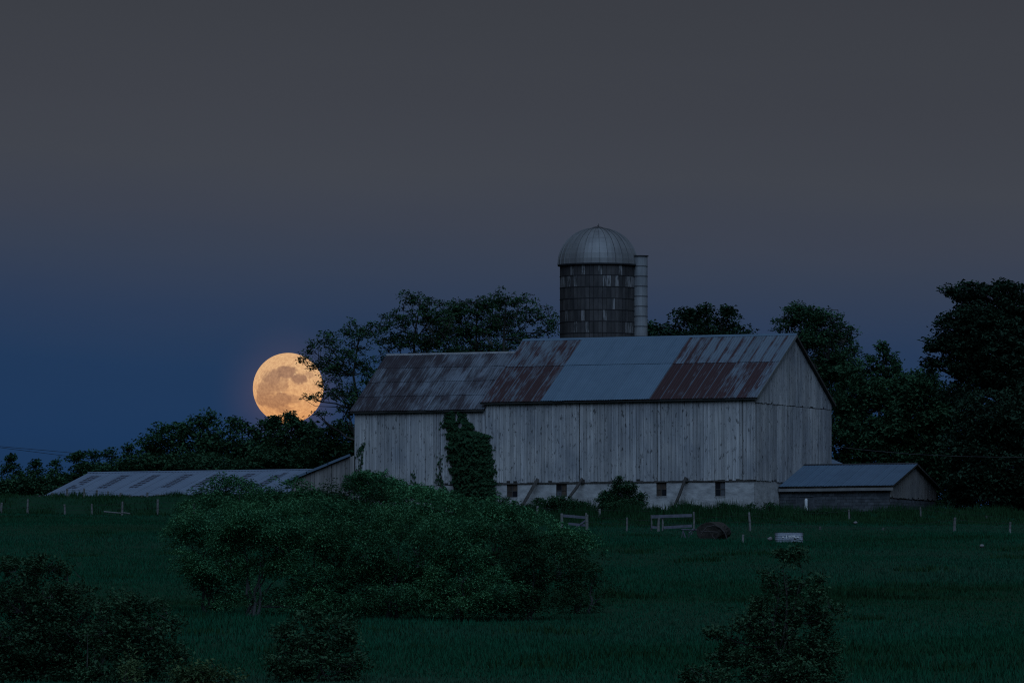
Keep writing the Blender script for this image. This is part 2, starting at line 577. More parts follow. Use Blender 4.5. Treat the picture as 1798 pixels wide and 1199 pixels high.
def leaf_quads(c, size, up_sig, wid=0.42, droop=None):
    """c (N,3) leaf centres; diamond leaves, mostly level when up_sig is small"""
    n = len(c)
    nrm = np.stack([RNG.normal(0, up_sig, n), RNG.normal(0, up_sig, n), np.ones(n)], 1)
    nrm /= np.linalg.norm(nrm, axis=1)[:, None]
    a = RNG.uniform(0, 2 * math.pi, n)
    t = np.stack([np.cos(a), np.sin(a), np.zeros(n)], 1)
    if droop is not None:
        t = droop + RNG.normal(0, 0.25, (n, 3))
    t -= nrm * (t * nrm).sum(1)[:, None]
    t /= np.linalg.norm(t, axis=1)[:, None] + 1e-9
    s = np.cross(nrm, t)
    L = size * RNG.uniform(0.6, 1.35, n)
    Wd = L * wid * RNG.uniform(0.75, 1.25, n)
    fold = nrm * (Wd * 0.35)[:, None]
    v0 = c - t * (L / 2)[:, None]
    v2 = c + t * (L / 2)[:, None] - nrm * (L * 0.12)[:, None]
    v1 = c + s * (Wd / 2)[:, None] + fold - t * (L * 0.08)[:, None]
    v3 = c - s * (Wd / 2)[:, None] + fold - t * (L * 0.08)[:, None]
    return np.stack([v0, v1, v2, v3], 1).reshape(-1, 3)


def curve_pts(a, b, sag, n=4, jit=0.0):
    a, b = Vector(a), Vector(b)
    L = (b - a).length
    out = []
    for i in range(n + 1):
        t = i / n
        p = a.lerp(b, t)
        p.z += sag * L * 4 * t * (1 - t) * 0.25
        if 0 < i < n and jit:
            p += Vector((random.gauss(0, jit), random.gauss(0, jit), random.gauss(0, jit))) * L
        out.append(p)
    return out


def plant(name, label, cat, d, blobs, base_px, mat, bark='bark', group=None, spray=0.8, flat=0.3, per=42, leaf=0.24,
          dens=1.0, up_sig=0.45, trunk_r=0.22, stems=1, depth=0.9, limb_r=0.07, sag=0.5, wid=0.45, umbrella=False, twig=True,
          shell=0.35, extra=None, clump=0.0):
    """a tree or shrub: blobs are crown masses (px, py, rx, ry[, dd]) at distance d"""
    sc = d / F
    bx = (base_px - 899) * sc
    root = empty(name, (bx, d, G(bx, d)))
    tag(root, label, cat, group)
    O = root.location.copy()
    cs, rs = [], []
    for b in blobs:
        dd = b[4] if len(b) > 4 else random.uniform(-0.35, 0.35) * b[2] * sc
        c = P(b[0], b[1], d + dd)
        cs.append(c)
        rs.append((b[2] * sc, max(b[2], b[3]) * sc * depth, b[3] * sc))
    woods = [MB() for _ in range(stems)]
    top = max(cs, key=lambda c: c.z)
    gmean = sum((c for c in cs), Vector()) / len(cs)
    spine = []
    for s_ in range(stems):
        ang = random.uniform(0, 6.28)
        off = Vector((math.cos(ang), math.sin(ang), 0)) * (0.0 if stems == 1 else random.uniform(0.15, 0.9) * rs[0][0] * 0.35)
        b0 = Vector((O.x, O.y, G(O.x, O.y) - 0.15)) + off
        tgt = top if stems == 1 else cs[s_ % len(cs)]
        tp = Vector((b0.x * 0.35 + tgt.x * 0.65, b0.y * 0.4 + tgt.y * 0.6, b0.z + (tgt.z - b0.z) * (0.98 if stems == 1 else 0.9)))
        pp = curve_pts(b0, tp, 0, 6, 0.018 if stems == 1 else 0.03)
        rr = [trunk_r * (1 - 0.82 * (i / 6)) for i in range(7)]
        rr[0] *= 1.3
        woods[s_].tube([p - O for p in pp], rr, 7, False)
        spine += [(pp[i], rr[i], s_) for i in range(1, 7)]
    nodes = list(spine)
    for c, r in zip(cs, rs):
        best = min(spine, key=lambda q: (q[0] - c).length + (3.0 if q[0].z > c.z - 0.15 * r[2] else 0) * (1 + r[2]))
        lp = curve_pts(best[0], c, -sag * 0.5, 4, 0.03)
        r0 = min(best[1] * 0.7, limb_r * 1.6)
        lr = [r0 * (1 - 0.7 * i / 4) for i in range(5)]
        woods[best[2]].tube([p - O for p in lp], lr, 5, False)
        nodes += [(lp[i], lr[i], best[2]) for i in range(1, 5)]
        for _ in range(3):   # secondary limbs inside the mass
            q = c + Vector((random.uniform(-.7, .7) * r[0], random.uniform(-.7, .7) * r[1], random.uniform(-.3, .75) * r[2]))
            st = random.choice(lp[1:4])
            sp_ = curve_pts(st, q, -0.3, 3, 0.04)
            sr = [r0 * 0.5 * (1 - 0.7 * i / 3) for i in range(4)]
            woods[best[2]].tube([p - O for p in sp_], sr, 4, False)
            nodes += [(sp_[i], sr[i], best[2]) for i in range(1, 4)]
    npos = np.array([tuple(q[0]) for q in nodes])
    LV = []
    for c, r in zip(cs, rs):
        vol = r[0] * r[1] * r[2] * 4.19
        ns = max(8, int(dens * vol / (spray ** 3 * flat * 4.19) * 1.7))
        ns = min(ns, 1500)
        dr = RNG.normal(0, 1, (ns, 3))
        dr /= np.linalg.norm(dr, axis=1)[:, None]
        rad = RNG.random(ns) ** shell
        rad *= 1 + RNG.normal(0, 0.07, ns) + 0.13 * np.sin(dr[:, 0] * 5 + c.x) * np.sin(dr[:, 2] * 6 + c.z)
        sc_ = np.array(c)[None] + dr * rad[:, None] * (np.array(r)[None] * 0.96 - spray * 0.12)
        if clump:
            k_ = 6.28 / (clump * spray)
            fld = np.sin(sc_[:, 0] * k_ + 1.3 * np.sin(sc_[:, 2] * k_ * 0.7)) + np.sin(sc_[:, 2] * k_ * 1.3 + sc_[:, 1] * k_ * 0.5) + 0.5 * np.sin(sc_[:, 0] * k_ * 2.1 + sc_[:, 2] * k_ * 1.7)
            sc_ = sc_[fld > -0.95]
            ns = len(sc_)
        g = gz(sc_[:, 0], sc_[:, 1]) + spray * 0.25
        sc_[:, 2] = np.maximum(sc_[:, 2], g)
        if twig:
            for k in range(ns):
                j = int(np.argmin(((npos - sc_[k]) ** 2 * [1, 1, 0.6]).sum(1) + 0.8 * np.maximum(0, npos[:, 2] - sc_[k, 2])))
                woods[nodes[j][2]].tube([Vector(p) - O for p in curve_pts(npos[j], sc_[k], -0.25, 2, 0.02)], [0.022 * limb_r / 0.07, 0.016 * limb_r / 0.07, 0.008 * limb_r / 0.07], 3, False)
        ss = spray * RNG.uniform(0.55, 1.3, ns)
        m = np.maximum(5, (per * (ss / spray) ** 2 * RNG.uniform(0.6, 1.3, ns)).astype(int))
        idx = np.repeat(np.arange(ns), m)
        nl = len(idx)
        q = RNG.normal(0, 1, (nl, 3))
        q /= np.linalg.norm(q, axis=1)[:, None]
        q *= (RNG.random(nl) ** 0.5)[:, None]
        tilt = RNG.normal(0, 0.22, (ns, 2))
        off = q * ss[idx][:, None]
        off[:, 2] = off[:, 2] * flat + (off[:, :2] * tilt[idx]).sum(1)
        dp = None
        if umbrella:
            rr_ = np.hypot(off[:, 0], off[:, 1])
            off[:, 2] += 0.25 * ss[idx] - 0.65 * rr_ ** 2 / ss[idx]
            dp = np.stack([off[:, 0], off[:, 1], -rr_ * 0.9 - 0.02], 1)
            dp /= np.linalg.norm(dp, axis=1)[:, None] + 1e-9
        c_l = sc_[idx] + off
        LV.append(leaf_quads(c_l, leaf, up_sig, wid, dp))
    if extra is not None:
        LV.append(leaf_quads(extra, leaf, up_sig, wid))
    V = np.concatenate(LV) - np.array(O)[None]
    global NLEAF
    NLEAF += len(V) // 4
    me = np_mesh('crown', V, np.arange(len(V)), 4)
    link('crown', me, mat, root)
    for wd in woods:
        wd.build('trunk' if stems == 1 else 'stem', M[bark], root)
    return root


AIRY = dict(mat=M['leaf_airy'], spray=0.42, flat=0.5, per=15, leaf=0.21, up_sig=0.7, dens=0.85, trunk_r=0.24, limb_r=0.09, shell=0.5)
DENSE = dict(mat=M['leaf_far'], spray=0.75, flat=0.6, per=46, leaf=0.30, up_sig=0.8, dens=1.5, trunk_r=0.22, shell=0.33, twig=False)
TG = 'trees behind the farm buildings'

plant('tree', 'tall airy tree whose twigs reach across the right edge of the full moon', 'tree', 540,
      [(635, 583, 42, 26), (575, 598, 34, 20), (548, 612, 22, 11), (612, 622, 40, 22), (640, 650, 34, 26), (590, 650, 38, 24), (612, 690, 36, 26),
       (565, 640, 40, 14), (534, 632, 14, 9), (585, 690, 34, 14), (545, 698, 26, 7), (567, 676, 12, 9), (640, 700, 30, 24), (612, 725, 30, 22), (560, 727, 20, 5), (655, 668, 20, 14)],
      621, group=TG, **{**AIRY, 'dens': 0.62})
plant('tree', 'airy spreading tree behind the left end of the smaller barn roof', 'tree', 548,
      [(738, 528, 42, 20), (700, 562, 40, 22), (755, 560, 48, 26), (690, 598, 40, 24), (740, 602, 50, 28), (676, 628, 26, 14), (722, 640, 44, 20), (775, 590, 40, 32), (660, 660, 16, 14)],
      735, group=TG, **{**AIRY, 'dens': 0.62})
plant('tree', 'broad tree with a flat leafy top above the middle of the smaller barn roof', 'tree', 552,
      [(800, 545, 50, 26), (845, 540, 48, 22), (812, 582, 56, 30), (865, 575, 46, 28), (825, 618, 52, 24), (880, 612, 40, 20), (790, 620, 34, 22)],
      822, group=TG, **{**AIRY, 'dens': 0.62})
plant('tree', 'spreading tree with bare lower limbs just left of the silo', 'tree', 545,
      [(905, 530, 44, 18), (945, 553, 38, 20), (895, 560, 44, 20), (958, 582, 24, 24), (915, 590, 34, 16), (880, 525, 30, 14), (970, 570, 14, 18), (930, 600, 30, 12)],
      905, group=TG, **{**AIRY, 'dens': 0.62})
plant('tree', 'dense dark tree with a pointed top behind the main barn ridge, right of the silo', 'tree', 560,
      [(1205, 562, 30, 26), (1250, 566, 26, 26), (1278, 562, 20, 22), (1180, 590, 36, 22), (1235, 595, 60, 30), (1295, 590, 36, 18), (1212, 548, 10, 12), (1277, 548, 7, 9), (1238, 546, 6, 10)],
      1235, group=TG, **{**DENSE, 'mat': M['leaf_dark']})
plant('tree', 'small treetop showing beside the foot of the silo chute', 'tree', 575,
      [(1150, 590, 14, 18), (1165, 598, 14, 12), (1143, 575, 5, 8)], 1152, group=TG, **{**DENSE, 'dens': 1.0})
plant('tree', 'tall rounded tree with layered boughs behind the gable end of the barn', 'tree', 540,
      [(1405, 545, 34, 16), (1440, 560, 46, 22), (1390, 565, 38, 14), (1475, 590, 36, 24), (1430, 600, 56, 28), (1372, 578, 20, 8), (1465, 635, 50, 30), (1495, 612, 22, 16), (1480, 665, 48, 30), (1440, 650, 40, 30)],
      1450, group=TG, **{**AIRY, 'dens': 1.5, 'mat': M['leaf_far']})
plant('tree', 'slim pointed sapling top between the gable tree and the big right-hand tree', 'tree', 535,
      [(1553, 612, 12, 14), (1558, 632, 24, 14), (1540, 645, 20, 14), (1570, 650, 18, 12), (1520, 640, 20, 20), (1555, 665, 40, 20)],
      1550, group=TG, **{**DENSE, 'dens': 0.8, 'leaf': 0.26, 'spray': 0.5})
plant('tree', 'wide green tree mass directly right of the barn gable', 'tree', 530,
      [(1510, 695, 50, 36), (1598, 672, 34, 20), (1500, 660, 30, 20), (1500, 760, 56, 50), (1570, 700, 48, 34), (1560, 770, 60, 50), (1510, 830, 60, 50), (1480, 720, 24, 50)],
      1520, group=TG, **{**DENSE, 'dens': 2.4})
plant('tree', 'green tree standing behind the low shed ridge, left of the darkest tree', 'tree', 528,
      [(1620, 690, 44, 36), (1632, 662, 26, 18), (1600, 750, 56, 50), (1660, 740, 46, 56), (1640, 810, 60, 50), (1590, 820, 50, 50), (1650, 850, 50, 50)],
      1625, group=TG, **{**DENSE, 'dens': 2.4})
plant('tree', 'very large dark tree filling the right edge of the picture, crown against the sky', 'tree', 515,
      [(1700, 522, 38, 22), (1750, 520, 44, 24), (1800, 530, 46, 30), (1680, 565, 40, 24), (1740, 575, 56, 36), (1800, 590, 50, 40), (1665, 605, 42, 18),
       (1645, 640, 28, 18), (1700, 640, 46, 34), (1770, 650, 56, 44), (1672, 512, 14, 10), (1830, 660, 46, 50), (1685, 690, 40, 24), (1640, 610, 20, 8), (1725, 548, 50, 26), (1775, 555, 50, 30), (1700, 600, 50, 30), (1760, 615, 60, 34), (1735, 665, 60, 34), (1790, 700, 50, 40), (1680, 620, 40, 20), (1715, 505, 30, 12), (1770, 502, 34, 12)],
      1745, group=TG, **{**DENSE, 'mat': M['leaf_dark'], 'dens': 1.5, 'twig': True, 'trunk_r': 0.4, 'limb_r': 0.1, 'flat': 0.4})
plant('tree', 'nearly black low tree below the large crown at the right edge', 'tree', 505,
      [(1720, 730, 50, 50), (1790, 740, 56, 60), (1700, 800, 44, 60), (1760, 820, 60, 60), (1820, 830, 50, 70), (1700, 860, 40, 44), (1770, 870, 50, 40), (1830, 880, 50, 40), (1690, 885, 36, 24)],
      1750, group=TG, **{**DENSE, 'mat': M['leaf_dark'], 'dens': 2.4})
# left tree line
LG = 'trees along the skyline left of the barn'
plant('tree', 'rounded dark tree with the highest crown left of the moon', 'tree', 560,
      [(365, 735, 26, 18), (345, 760, 40, 28), (385, 775, 40, 30), (350, 800, 44, 36), (300, 760, 30, 20)], 350, group=LG, **DENSE)
plant('tree', 'bushy tree left of the highest crown, over the long low roof', 'tree', 562,
      [(283, 752, 24, 16), (270, 778, 30, 26), (300, 785, 34, 30), (262, 805, 24, 26), (290, 810, 40, 26)], 280, group=LG, **DENSE)
plant('tree', 'tree between the highest left crown and the lower edge of the moon', 'tree', 558,
      [(420, 752, 24, 16), (430, 780, 40, 28), (450, 762, 16, 14), (410, 805, 50, 30), (466, 792, 40, 30)], 432, group=LG, **DENSE)
plant('tree', 'tree whose leafy tips stick up in front of the bottom of the moon', 'tree', 550,
      [(510, 755, 36, 16), (483, 745, 8, 10), (509, 735, 5, 9), (523, 742, 4, 8), (484, 737, 3, 6), (470, 745, 10, 7), (520, 785, 50, 30), (490, 810, 60, 30), (545, 760, 30, 18)], 512,
      group=LG, **{**DENSE, 'leaf': 0.24, 'spray': 0.55})
plant('tree', 'low dense tree between the moon and the corner of the smaller barn', 'tree', 545,
      [(590, 760, 34, 24), (565, 775, 34, 26), (610, 790, 36, 40), (575, 810, 50, 36), (620, 760, 20, 20), (632, 800, 26, 50)], 590, group=LG, **DENSE)
small = [
    (20, 'small pointed tree at the left edge, under the overhead wires', [(20, 803, 6, 8), (22, 820, 16, 14), (10, 835, 22, 20), (32, 840, 20, 22), (20, 860, 34, 18)]),
    (62, 'short pointed tree second from the left edge', [(62, 812, 6, 8), (62, 826, 16, 12), (70, 845, 24, 22), (55, 858, 30, 20)]),
    (96, 'short tree with gaps of sky just left of the low roof', [(96, 812, 7, 9), (100, 828, 18, 12), (95, 850, 26, 22), (115, 850, 24, 20)]),
    (142, 'open tree with a flat top over the left end of the low roof', [(140, 800, 20, 8), (130, 806, 12, 6), (150, 815, 26, 10), (140, 832, 30, 18), (165, 800, 12, 8), (120, 855, 30, 24)]),
    (190, 'open tree with bright sky gaps above the low roof', [(190, 797, 16, 10), (200, 812, 22, 12), (185, 830, 30, 16)]),
    (228, 'slim pointed tree just left of the dense left crowns', [(228, 785, 8, 10), (226, 800, 15, 12), (230, 815, 22, 14), (240, 830, 24, 16)]),
]
for px, lab, bl in small:
    plant('tree', lab, 'tree', 556, bl, px, group=LG, **{**DENSE, 'spray': 0.45, 'leaf': 0.25, 'per': 26, 'dens': 0.75, 'trunk_r': 0.1, 'limb_r': 0.05, 'twig': True})

plant('hedge', 'low dark hedge along the ground under the small trees at the left edge', 'hedge', 552,
      [(5, 862, 30, 16), (40, 866, 34, 16), (75, 864, 34, 18), (110, 862, 32, 22), (140, 850, 26, 26), (-20, 864, 30, 18), (60, 850, 30, 14), (20, 852, 26, 12), (120, 846, 26, 16)], 60, stems=4, **{**DENSE, 'dens': 2.2, 'spray': 0.55, 'leaf': 0.26, 'trunk_r': 0.06})
plant('hedge', 'dark hedge just above the ridge of the long low roof', 'hedge', 551,
      [(160, 826, 26, 16), (195, 826, 30, 14), (235, 822, 30, 18), (275, 818, 34, 22), (320, 818, 40, 24), (370, 822, 44, 22), (430, 822, 44, 22), (490, 825, 44, 20), (550, 825, 44, 24), (600, 830, 34, 26)], 300, stems=6,
      **{**DENSE, 'dens': 2.2, 'spray': 0.55, 'leaf': 0.26, 'trunk_r': 0.06})

# ------------------------------------------------------------------ moon
mm, mt, mb = material('moon_surface')
tcm = N(mt, 'ShaderNodeTexCoord')
geo = tcm.outputs['Object']
col = None
nmo = pos_noise(mt, (0.10, 0.10, 0.10), 6, 0.65, 'Object')
nfi = pos_noise(mt, (0.55, 0.55, 0.55), 5, 0.7, 'Object')
RM = 22.7
# the dark plains: (x, z, rx, rz, strength) as fractions of the disc radius
maria = [(-0.02, 0.42, 0.30, 0.19, 1.0), (0.33, 0.24, 0.23, 0.16, 1.0), (0.62, 0.35, 0.13, 0.11, 0.5), (-0.46, 0.28, 0.28, 0.24, 0.9), (-0.55, -0.05, 0.30, 0.24, 0.75),
         (-0.70, -0.35, 0.22, 0.16, 0.8), (-0.30, -0.38, 0.42, 0.20, 0.8), (-0.10, -0.62, 0.20, 0.12, 0.6), (0.15, -0.35, 0.22, 0.12, 0.5), (-0.12, 0.05, 0.16, 0.18, 0.55), (-0.2, 0.2, 0.25, 0.12, 0.5)]
spm = N(mt, 'ShaderNodeSeparateXYZ')
mt.links.new(geo, spm.inputs[0])
wob = math_node(mt, 'MULTIPLY', math_node(mt, 'SUBTRACT', nmo, 0.5), 1.5)
acc = None
for (x, z, rx, rz, s) in maria:
    dx = math_node(mt, 'DIVIDE', math_node(mt, 'SUBTRACT', spm.outputs['X'], x * RM), rx * RM)
    dz = math_node(mt, 'DIVIDE', math_node(mt, 'SUBTRACT', spm.outputs['Z'], z * RM), rz * RM)
    q = math_node(mt, 'ADD', math_node(mt, 'MULTIPLY', dx, dx), math_node(mt, 'MULTIPLY', dz, dz))
    q = math_node(mt, 'ADD', q, math_node(mt, 'MULTIPLY', wob, 2.2))
    q = math_node(mt, 'MULTIPLY', math_node(mt, 'MULTIPLY', math_node(mt, 'SUBTRACT', 1.35, q), 1.4, clamp=True), s)
    acc = q if acc is None else math_node(mt, 'MAXIMUM', acc, q)
nfc = math_node(mt, 'MULTIPLY', math_node(mt, 'SUBTRACT', nfi, 0.25), 2.0, clamp=True)
hi = mixc(mt, nfc, srgb(192, 142, 106), srgb(246, 200, 146))
lo = mixc(mt, nfc, srgb(134, 100, 82), srgb(182, 138, 108))
mc = mixc(mt, math_node(mt, 'MULTIPLY', acc, 0.95), hi, lo)
# bright ray craters
nc = N(mt, 'ShaderNodeTexVoronoi')
nc.inputs['Scale'].default_value = 0.20
mt.links.new(geo, nc.inputs['Vector'])
cfac = math_node(mt, 'MULTIPLY', math_node(mt, 'SUBTRACT', 0.16, nc.outputs['Distance']), 3.5, clamp=True)
mc = mixc(mt, cfac, mc, srgb(248, 214, 165))
# lower half seen through thicker air: warmer
tz = math_node(mt, 'MULTIPLY', math_node(mt, 'ADD', math_node(mt, 'DIVIDE', spm.outputs['Z'], -RM), 0.35), 0.75, clamp=True)
mc = mixc(mt, tz, mc, mixc(mt, 1.0, mc, (0.99, 0.76, 0.55), 'MULTIPLY'))
em = N(mt, 'ShaderNodeEmission')
mt.links.new(mc, em.inputs[0])
em.inputs[1].default_value = 0.97
mt.links.new(em.outputs[0], mt.nodes['Material Output'].inputs[0])
md = 5000.0
bmv = MB()
nu, nv = 96, 48
for j in range(nv + 1):
    ph = math.pi * j / nv
    for i in range(nu):
        t = 2 * math.pi * i / nu
        bmv.v.append((RM * math.sin(ph) * math.cos(t), RM * math.sin(ph) * math.sin(t), RM * math.cos(ph)))
for j in range(nv):
    for i in range(nu):
        a, b = j * nu + i, j * nu + (i + 1) % nu
        bmv.f.append((a, b, b + nu, a + nu))
moon = bmv.build('moon', mm, None, P(506, 681.5, md), smooth=True)
tag(moon, 'full orange moon low in the dusk sky behind the tree tops', 'moon')

# ------------------------------------------------------------------ the barn
PHI = R(24)
C0 = P(1324, 841, 500)
BZ = 14.30
barn = empty('barn', (C0.x, 500.0, BZ), -PHI)
tag(barn, 'large weathered board barn with a patched rusty metal roof and whitewashed foundation', 'barn')
BM = Matrix.Translation(barn.location) @ Matrix.Rotation(-PHI, 4, 'Z')
BI = BM.inverted()


def front_x(px, y_off=0.0):
    """x in the barn's frame of a pixel column on the plane y = y_off"""
    a, b = P(px, 700, 400), P(px, 700, 700)
    a, b = BI @ a, BI @ b
    t = (y_off - a.y) / (b.y - a.y)
    return a.x + (b.x - a.x) * t


def side_y(px, x_off=0.0):
    a, b = P(px, 700, 400), P(px, 700, 700)
    a, b = BI @ a, BI @ b
    t = (x_off - a.x) / (b.x - a.x)
    return a.y + (b.y - a.y) * t


def hz(px, py, x, y):
    """height in the barn's frame of a pixel at barn-frame position (x, y)"""
    w = BM @ Vector((x, y, 0))
    return P(px, py, w.y).z - BZ


LB = -front_x(853)
WB = side_y(1458)
Z0 = hz(1324, 842, 0, 0)
ZE = hz(1324, 697, 0, 0)
ZR = hz(1396, 592, 0, WB / 2)
print('barn', LB, WB, Z0, ZE, ZR)


def wall_cells(mb_, x0, x1, z0, z1, holes, y0, y1):
    xs2 = sorted({x0, x1, *[h[0] for h in holes], *[h[1] for h in holes]})
    for a, b in zip(xs2[:-1], xs2[1:]):
        mid = (a + b) / 2
        zs = z0
        for h in sorted([h for h in holes if h[0] < mid < h[1]], key=lambda h: h[2]):
            if h[2] > zs + 1e-4:
                mb_.box(a, b, y0, y1, zs, h[2])
            zs = h[3]
        if z1 > zs + 1e-4:
            mb_.box(a, b, y0, y1, zs, z1)
    return mb_


def boards(parent, x0, x1, zb, ztop, mat, w=0.25, proud=0.0, rag=0.03, skip=None):
    """upright boards, outward is -y; ztop and zb are functions of x"""
    n = max(1, round((x1 - x0) / w))
    for i in range(n):
        a = x0 + (x1 - x0) * i / n + random.uniform(0.004, 0.012)
        b = x0 + (x1 - x0) * (i + 1) / n - random.uniform(0.004, 0.012)
        pr = proud + random.uniform(0, 0.022)
        z0 = zb((a + b) / 2) + random.uniform(-rag, rag)
        if ztop((a + b) / 2) - z0 < 0.08:
            continue
        if random.random() < 0.07:
            b -= random.uniform(0.02, 0.05)
        if random.random() < 0.08:
            z0 += random.uniform(0.03, 0.12)
        MB().prism([(a, z0), (b, z0), (b, ztop(b)), (a, ztop(a))], -0.03 - pr, -0.002).build('board', mat, parent)


# foundation with window openings
wins = []
for (pa, pb, pt, pbm) in [(889.5, 908.5, 843, 873), (976, 995, 843, 872), (1152, 1170, 842, 871), (1255, 1273, 842, 871)]:
    xa, xb = front_x(pa), front_x(pb)
    wins.append((xa, xb, hz((pa + pb) / 2, pbm, (xa + xb) / 2, 0), Z0 - 0.06))
fm = MB()
wall_cells(fm, -LB + 0.05, -0.02, -1.0, Z0 - 0.03, [(a, b, c, Z0 - 0.03) for a, b, c, d_ in wins], 0.02, 0.5)
fm.box(-0.5, -0.02, 0.5, WB - 0.5, -1.0, Z0 - 0.03)
fm.box(-LB + 0.05, -LB + 0.5, 0.5, WB - 0.5, -1.0, Z0 - 0.03)
fm.box(-LB + 0.05, -0.02, WB - 0.5, WB - 0.02, -1.0, Z0 - 0.03)
found = fm.build('foundation', M['whitewash'], barn)
# sill beam
MB().box(-LB, 0.0, -0.03, 0.3, Z0 - 0.10, Z0 + 0.03).build('sill_beam', M['dark_wood'], barn)
for k, (a, b, c, d_) in enumerate(wins):
    wf = MB()
    t = 0.03
    wf.box(a, a + t, 0.06, 0.14, c, Z0 - 0.10).box(b - t, b, 0.06, 0.14, c, Z0 - 0.10).box(a + t, b - t, 0.06, 0.14, c, c + t).box(a + t, b - t, 0.06, 0.14, Z0 - 0.15, Z0 - 0.10)
    mid = (a + b) / 2
    zm = (c + Z0 - 0.12) / 2
    wf.box(mid - 0.02, mid + 0.02, 0.07, 0.13, c + t, Z0 - 0.15)
    wf.box(a + t, mid - 0.02, 0.07, 0.13, zm - 0.02, zm + 0.02).box(mid + 0.02, b - t, 0.07, 0.13, zm - 0.02, zm + 0.02)
    w_ = wf.build('window', M['dark_wood'], barn)
    mats = [[M['pane_brown'], M['glass'], M['pane_brown'], M['pane_brown']], [M['pane_blue'], M['pane_brown'], M['glass'], M['pane_brown']],
            [M['pane_brown'], M['glass'], M['pane_brown'], M['pane_brown']], [M['glass'], M['pane_blue'], M['glass'], M['pane_blue']]][k]
    q = [(a + t, mid - 0.02, c + t, zm - 0.02), (mid + 0.02, b - t, c + t, zm - 0.02), (a + t, mid - 0.02, zm + 0.02, Z0 - 0.15), (mid + 0.02, b - t, zm + 0.02, Z0 - 0.15)]
    for (x0, x1, z0, z1), mt_ in zip(q, mats):
        MB().box(x0, x1, 0.09, 0.11, z0, z1).build('pane', mt_, w_)
    MB().box(a - 0.02, b + 0.02, -0.01, 0.06, c - 0.06, c - 0.003).build('window_sill', M['whitewash'], barn)

# walls
wl = MB().box(-LB + 0.01, -0.01, 0.0, 0.12, Z0 + 0.03, ZE + 0.05).build('front_wall', M['backing'], barn)
boards(wl, -LB, 0.0, lambda x: Z0 + 0.0, lambda x: ZE + 0.02, M['board'])


def gable_z(y, w=WB, e=ZE, r=ZR):
    return e + (r - e) * (1 - abs(y - w / 2) / (w / 2))


gw = MB().prism([(0.12, Z0), (WB, Z0), (WB, ZE), (WB / 2, ZR), (0.12, gable_z(0.12))], 0.0, 0.1).build('gable_wall', M['backing'], barn, (0, 0, 0), (0, 0, math.pi / 2))
ZC = hz(1330, 707, 0, 0.3)
vsplit = side_y(1364)
boards(gw, -0.03, vsplit - 0.02, lambda y: Z0 - 0.02, lambda y: ZC, M['board'], proud=0.0)
boards(gw, vsplit, WB, lambda y: Z0 - 0.05, lambda y: ZC - 0.02, M['board'], proud=0.035)
boards(gw, -0.03, WB, lambda y: ZC + 0.02, lambda y: gable_z(min(max(y, 0), WB)) - 0.02, M['board'], proud=0.055, rag=0.015)
gw2 = MB().prism([(0.12, Z0), (WB, Z0), (WB, ZE), (WB / 2, ZR), (0.12, gable_z(0.12))], -0.1, 0.0).build('far_gable_wall', M['board'], barn, (-LB, 0, 0), (0, 0, math.pi / 2))
MB().box(-LB + 0.01, -0.11, WB - 0.12, WB, Z0, ZE).build('rear_wall', M['board'], barn)


# corrugated sheet, x 0..w, y 0..l (up the slope), z relief
def sheet_mesh(w, l, ribs=4, hgt=0.022):
    key = ('sheet', round(w, 3), round(l, 3), ribs)
    if key in SH:
        return SH[key]
    m = MB()
    n = ribs * 2
    for i in range(n + 1):
        x = w * i / n + (0.03 if i == n else 0)
        z = hgt * (1 if i % 2 else 0) + (hgt * 0.6 if i == n else 0)
        m.v += [(x, 0, z), (x, l, z)]
    for i in range(n):
        m.f.append((2 * i, 2 * i + 2, 2 * i + 3, 2 * i + 1))
    me = m.mesh('metal_sheet')
    SH[key] = me
    return me


SH = {}


def roof_side(parent, name, x0, x1, ye, ze, yr, zr, mat_deck, thick=0.14):
    """roof slope from the eave (ye, ze) up to the ridge (yr, zr); returns the deck and its length up the slope"""
    L = math.hypot(yr - ye, zr - ze)
    ang = math.atan2(zr - ze, abs(yr - ye))
    if yr > ye:
        o = MB().box(0, x1 - x0, 0, L, -thick, 0.0).build(name, mat_deck, parent, (x0, ye, ze), (ang, 0, 0))
    else:
        o = MB().box(0, x1 - x0, 0, L, -thick, 0.0).build(name, mat_deck, parent, (x1, ye, ze), (ang, 0, math.pi))
    return o, L


def lay(deck, x0, x1, l0, l1, w, mat, rust=0.0, edge=0.0, lift=0.004, fn=None, ribs=4, gap=0.0):
    n = max(1, round((x1 - x0) / w))
    ww = (x1 - x0) / n
    me = sheet_mesh(ww, l1 - l0, ribs)
    for i in range(n):
        r, e = (rust, edge) if fn is None else fn(i / max(1, n - 1), i)
        key = (me.name, mat.name)
        mk = MK.get(key)
        if mk is None:
            mk = me.copy()
            mk.materials.clear()
            mk.materials.append(mat)
            MK[key] = mk
        o = link('metal_sheet', mk, None, deck, (x0 + ww * i, l0 + random.uniform(-0.02, 0.02), lift + random.uniform(0, 0.006)))
        o['rust'] = float(r)
        o['edge'] = float(e)
        o['along'] = float(o.location.x)
        o['up_slope'] = float(o.location.y)


MK = {}
OV = 0.28
sl = (ZR - ZE) / (WB / 2)
OG = 0.32     # overhang past the gables
TK = 0.14
lift_z = 0.15
deck, DL = roof_side(barn, 'roof', -LB - 0.3, OG, -OV, ZE - OV * sl + lift_z, WB / 2, ZR + lift_z, M['dark_wood'], TK)
deckb, _ = roof_side(barn, 'rear_roof', -LB - 0.3, OG, WB + OV, ZE - OV * sl + lift_z, WB / 2, ZR + lift_z, M['dark_wood'], TK)


def rx(px):      # deck x of an eave pixel
    return front_x(px, -OV) + LB + 0.3


xA, xB, xC = rx(949), rx(1139), LB + 0.3 + OG
lapL = DL * 0.56
random.seed(3)
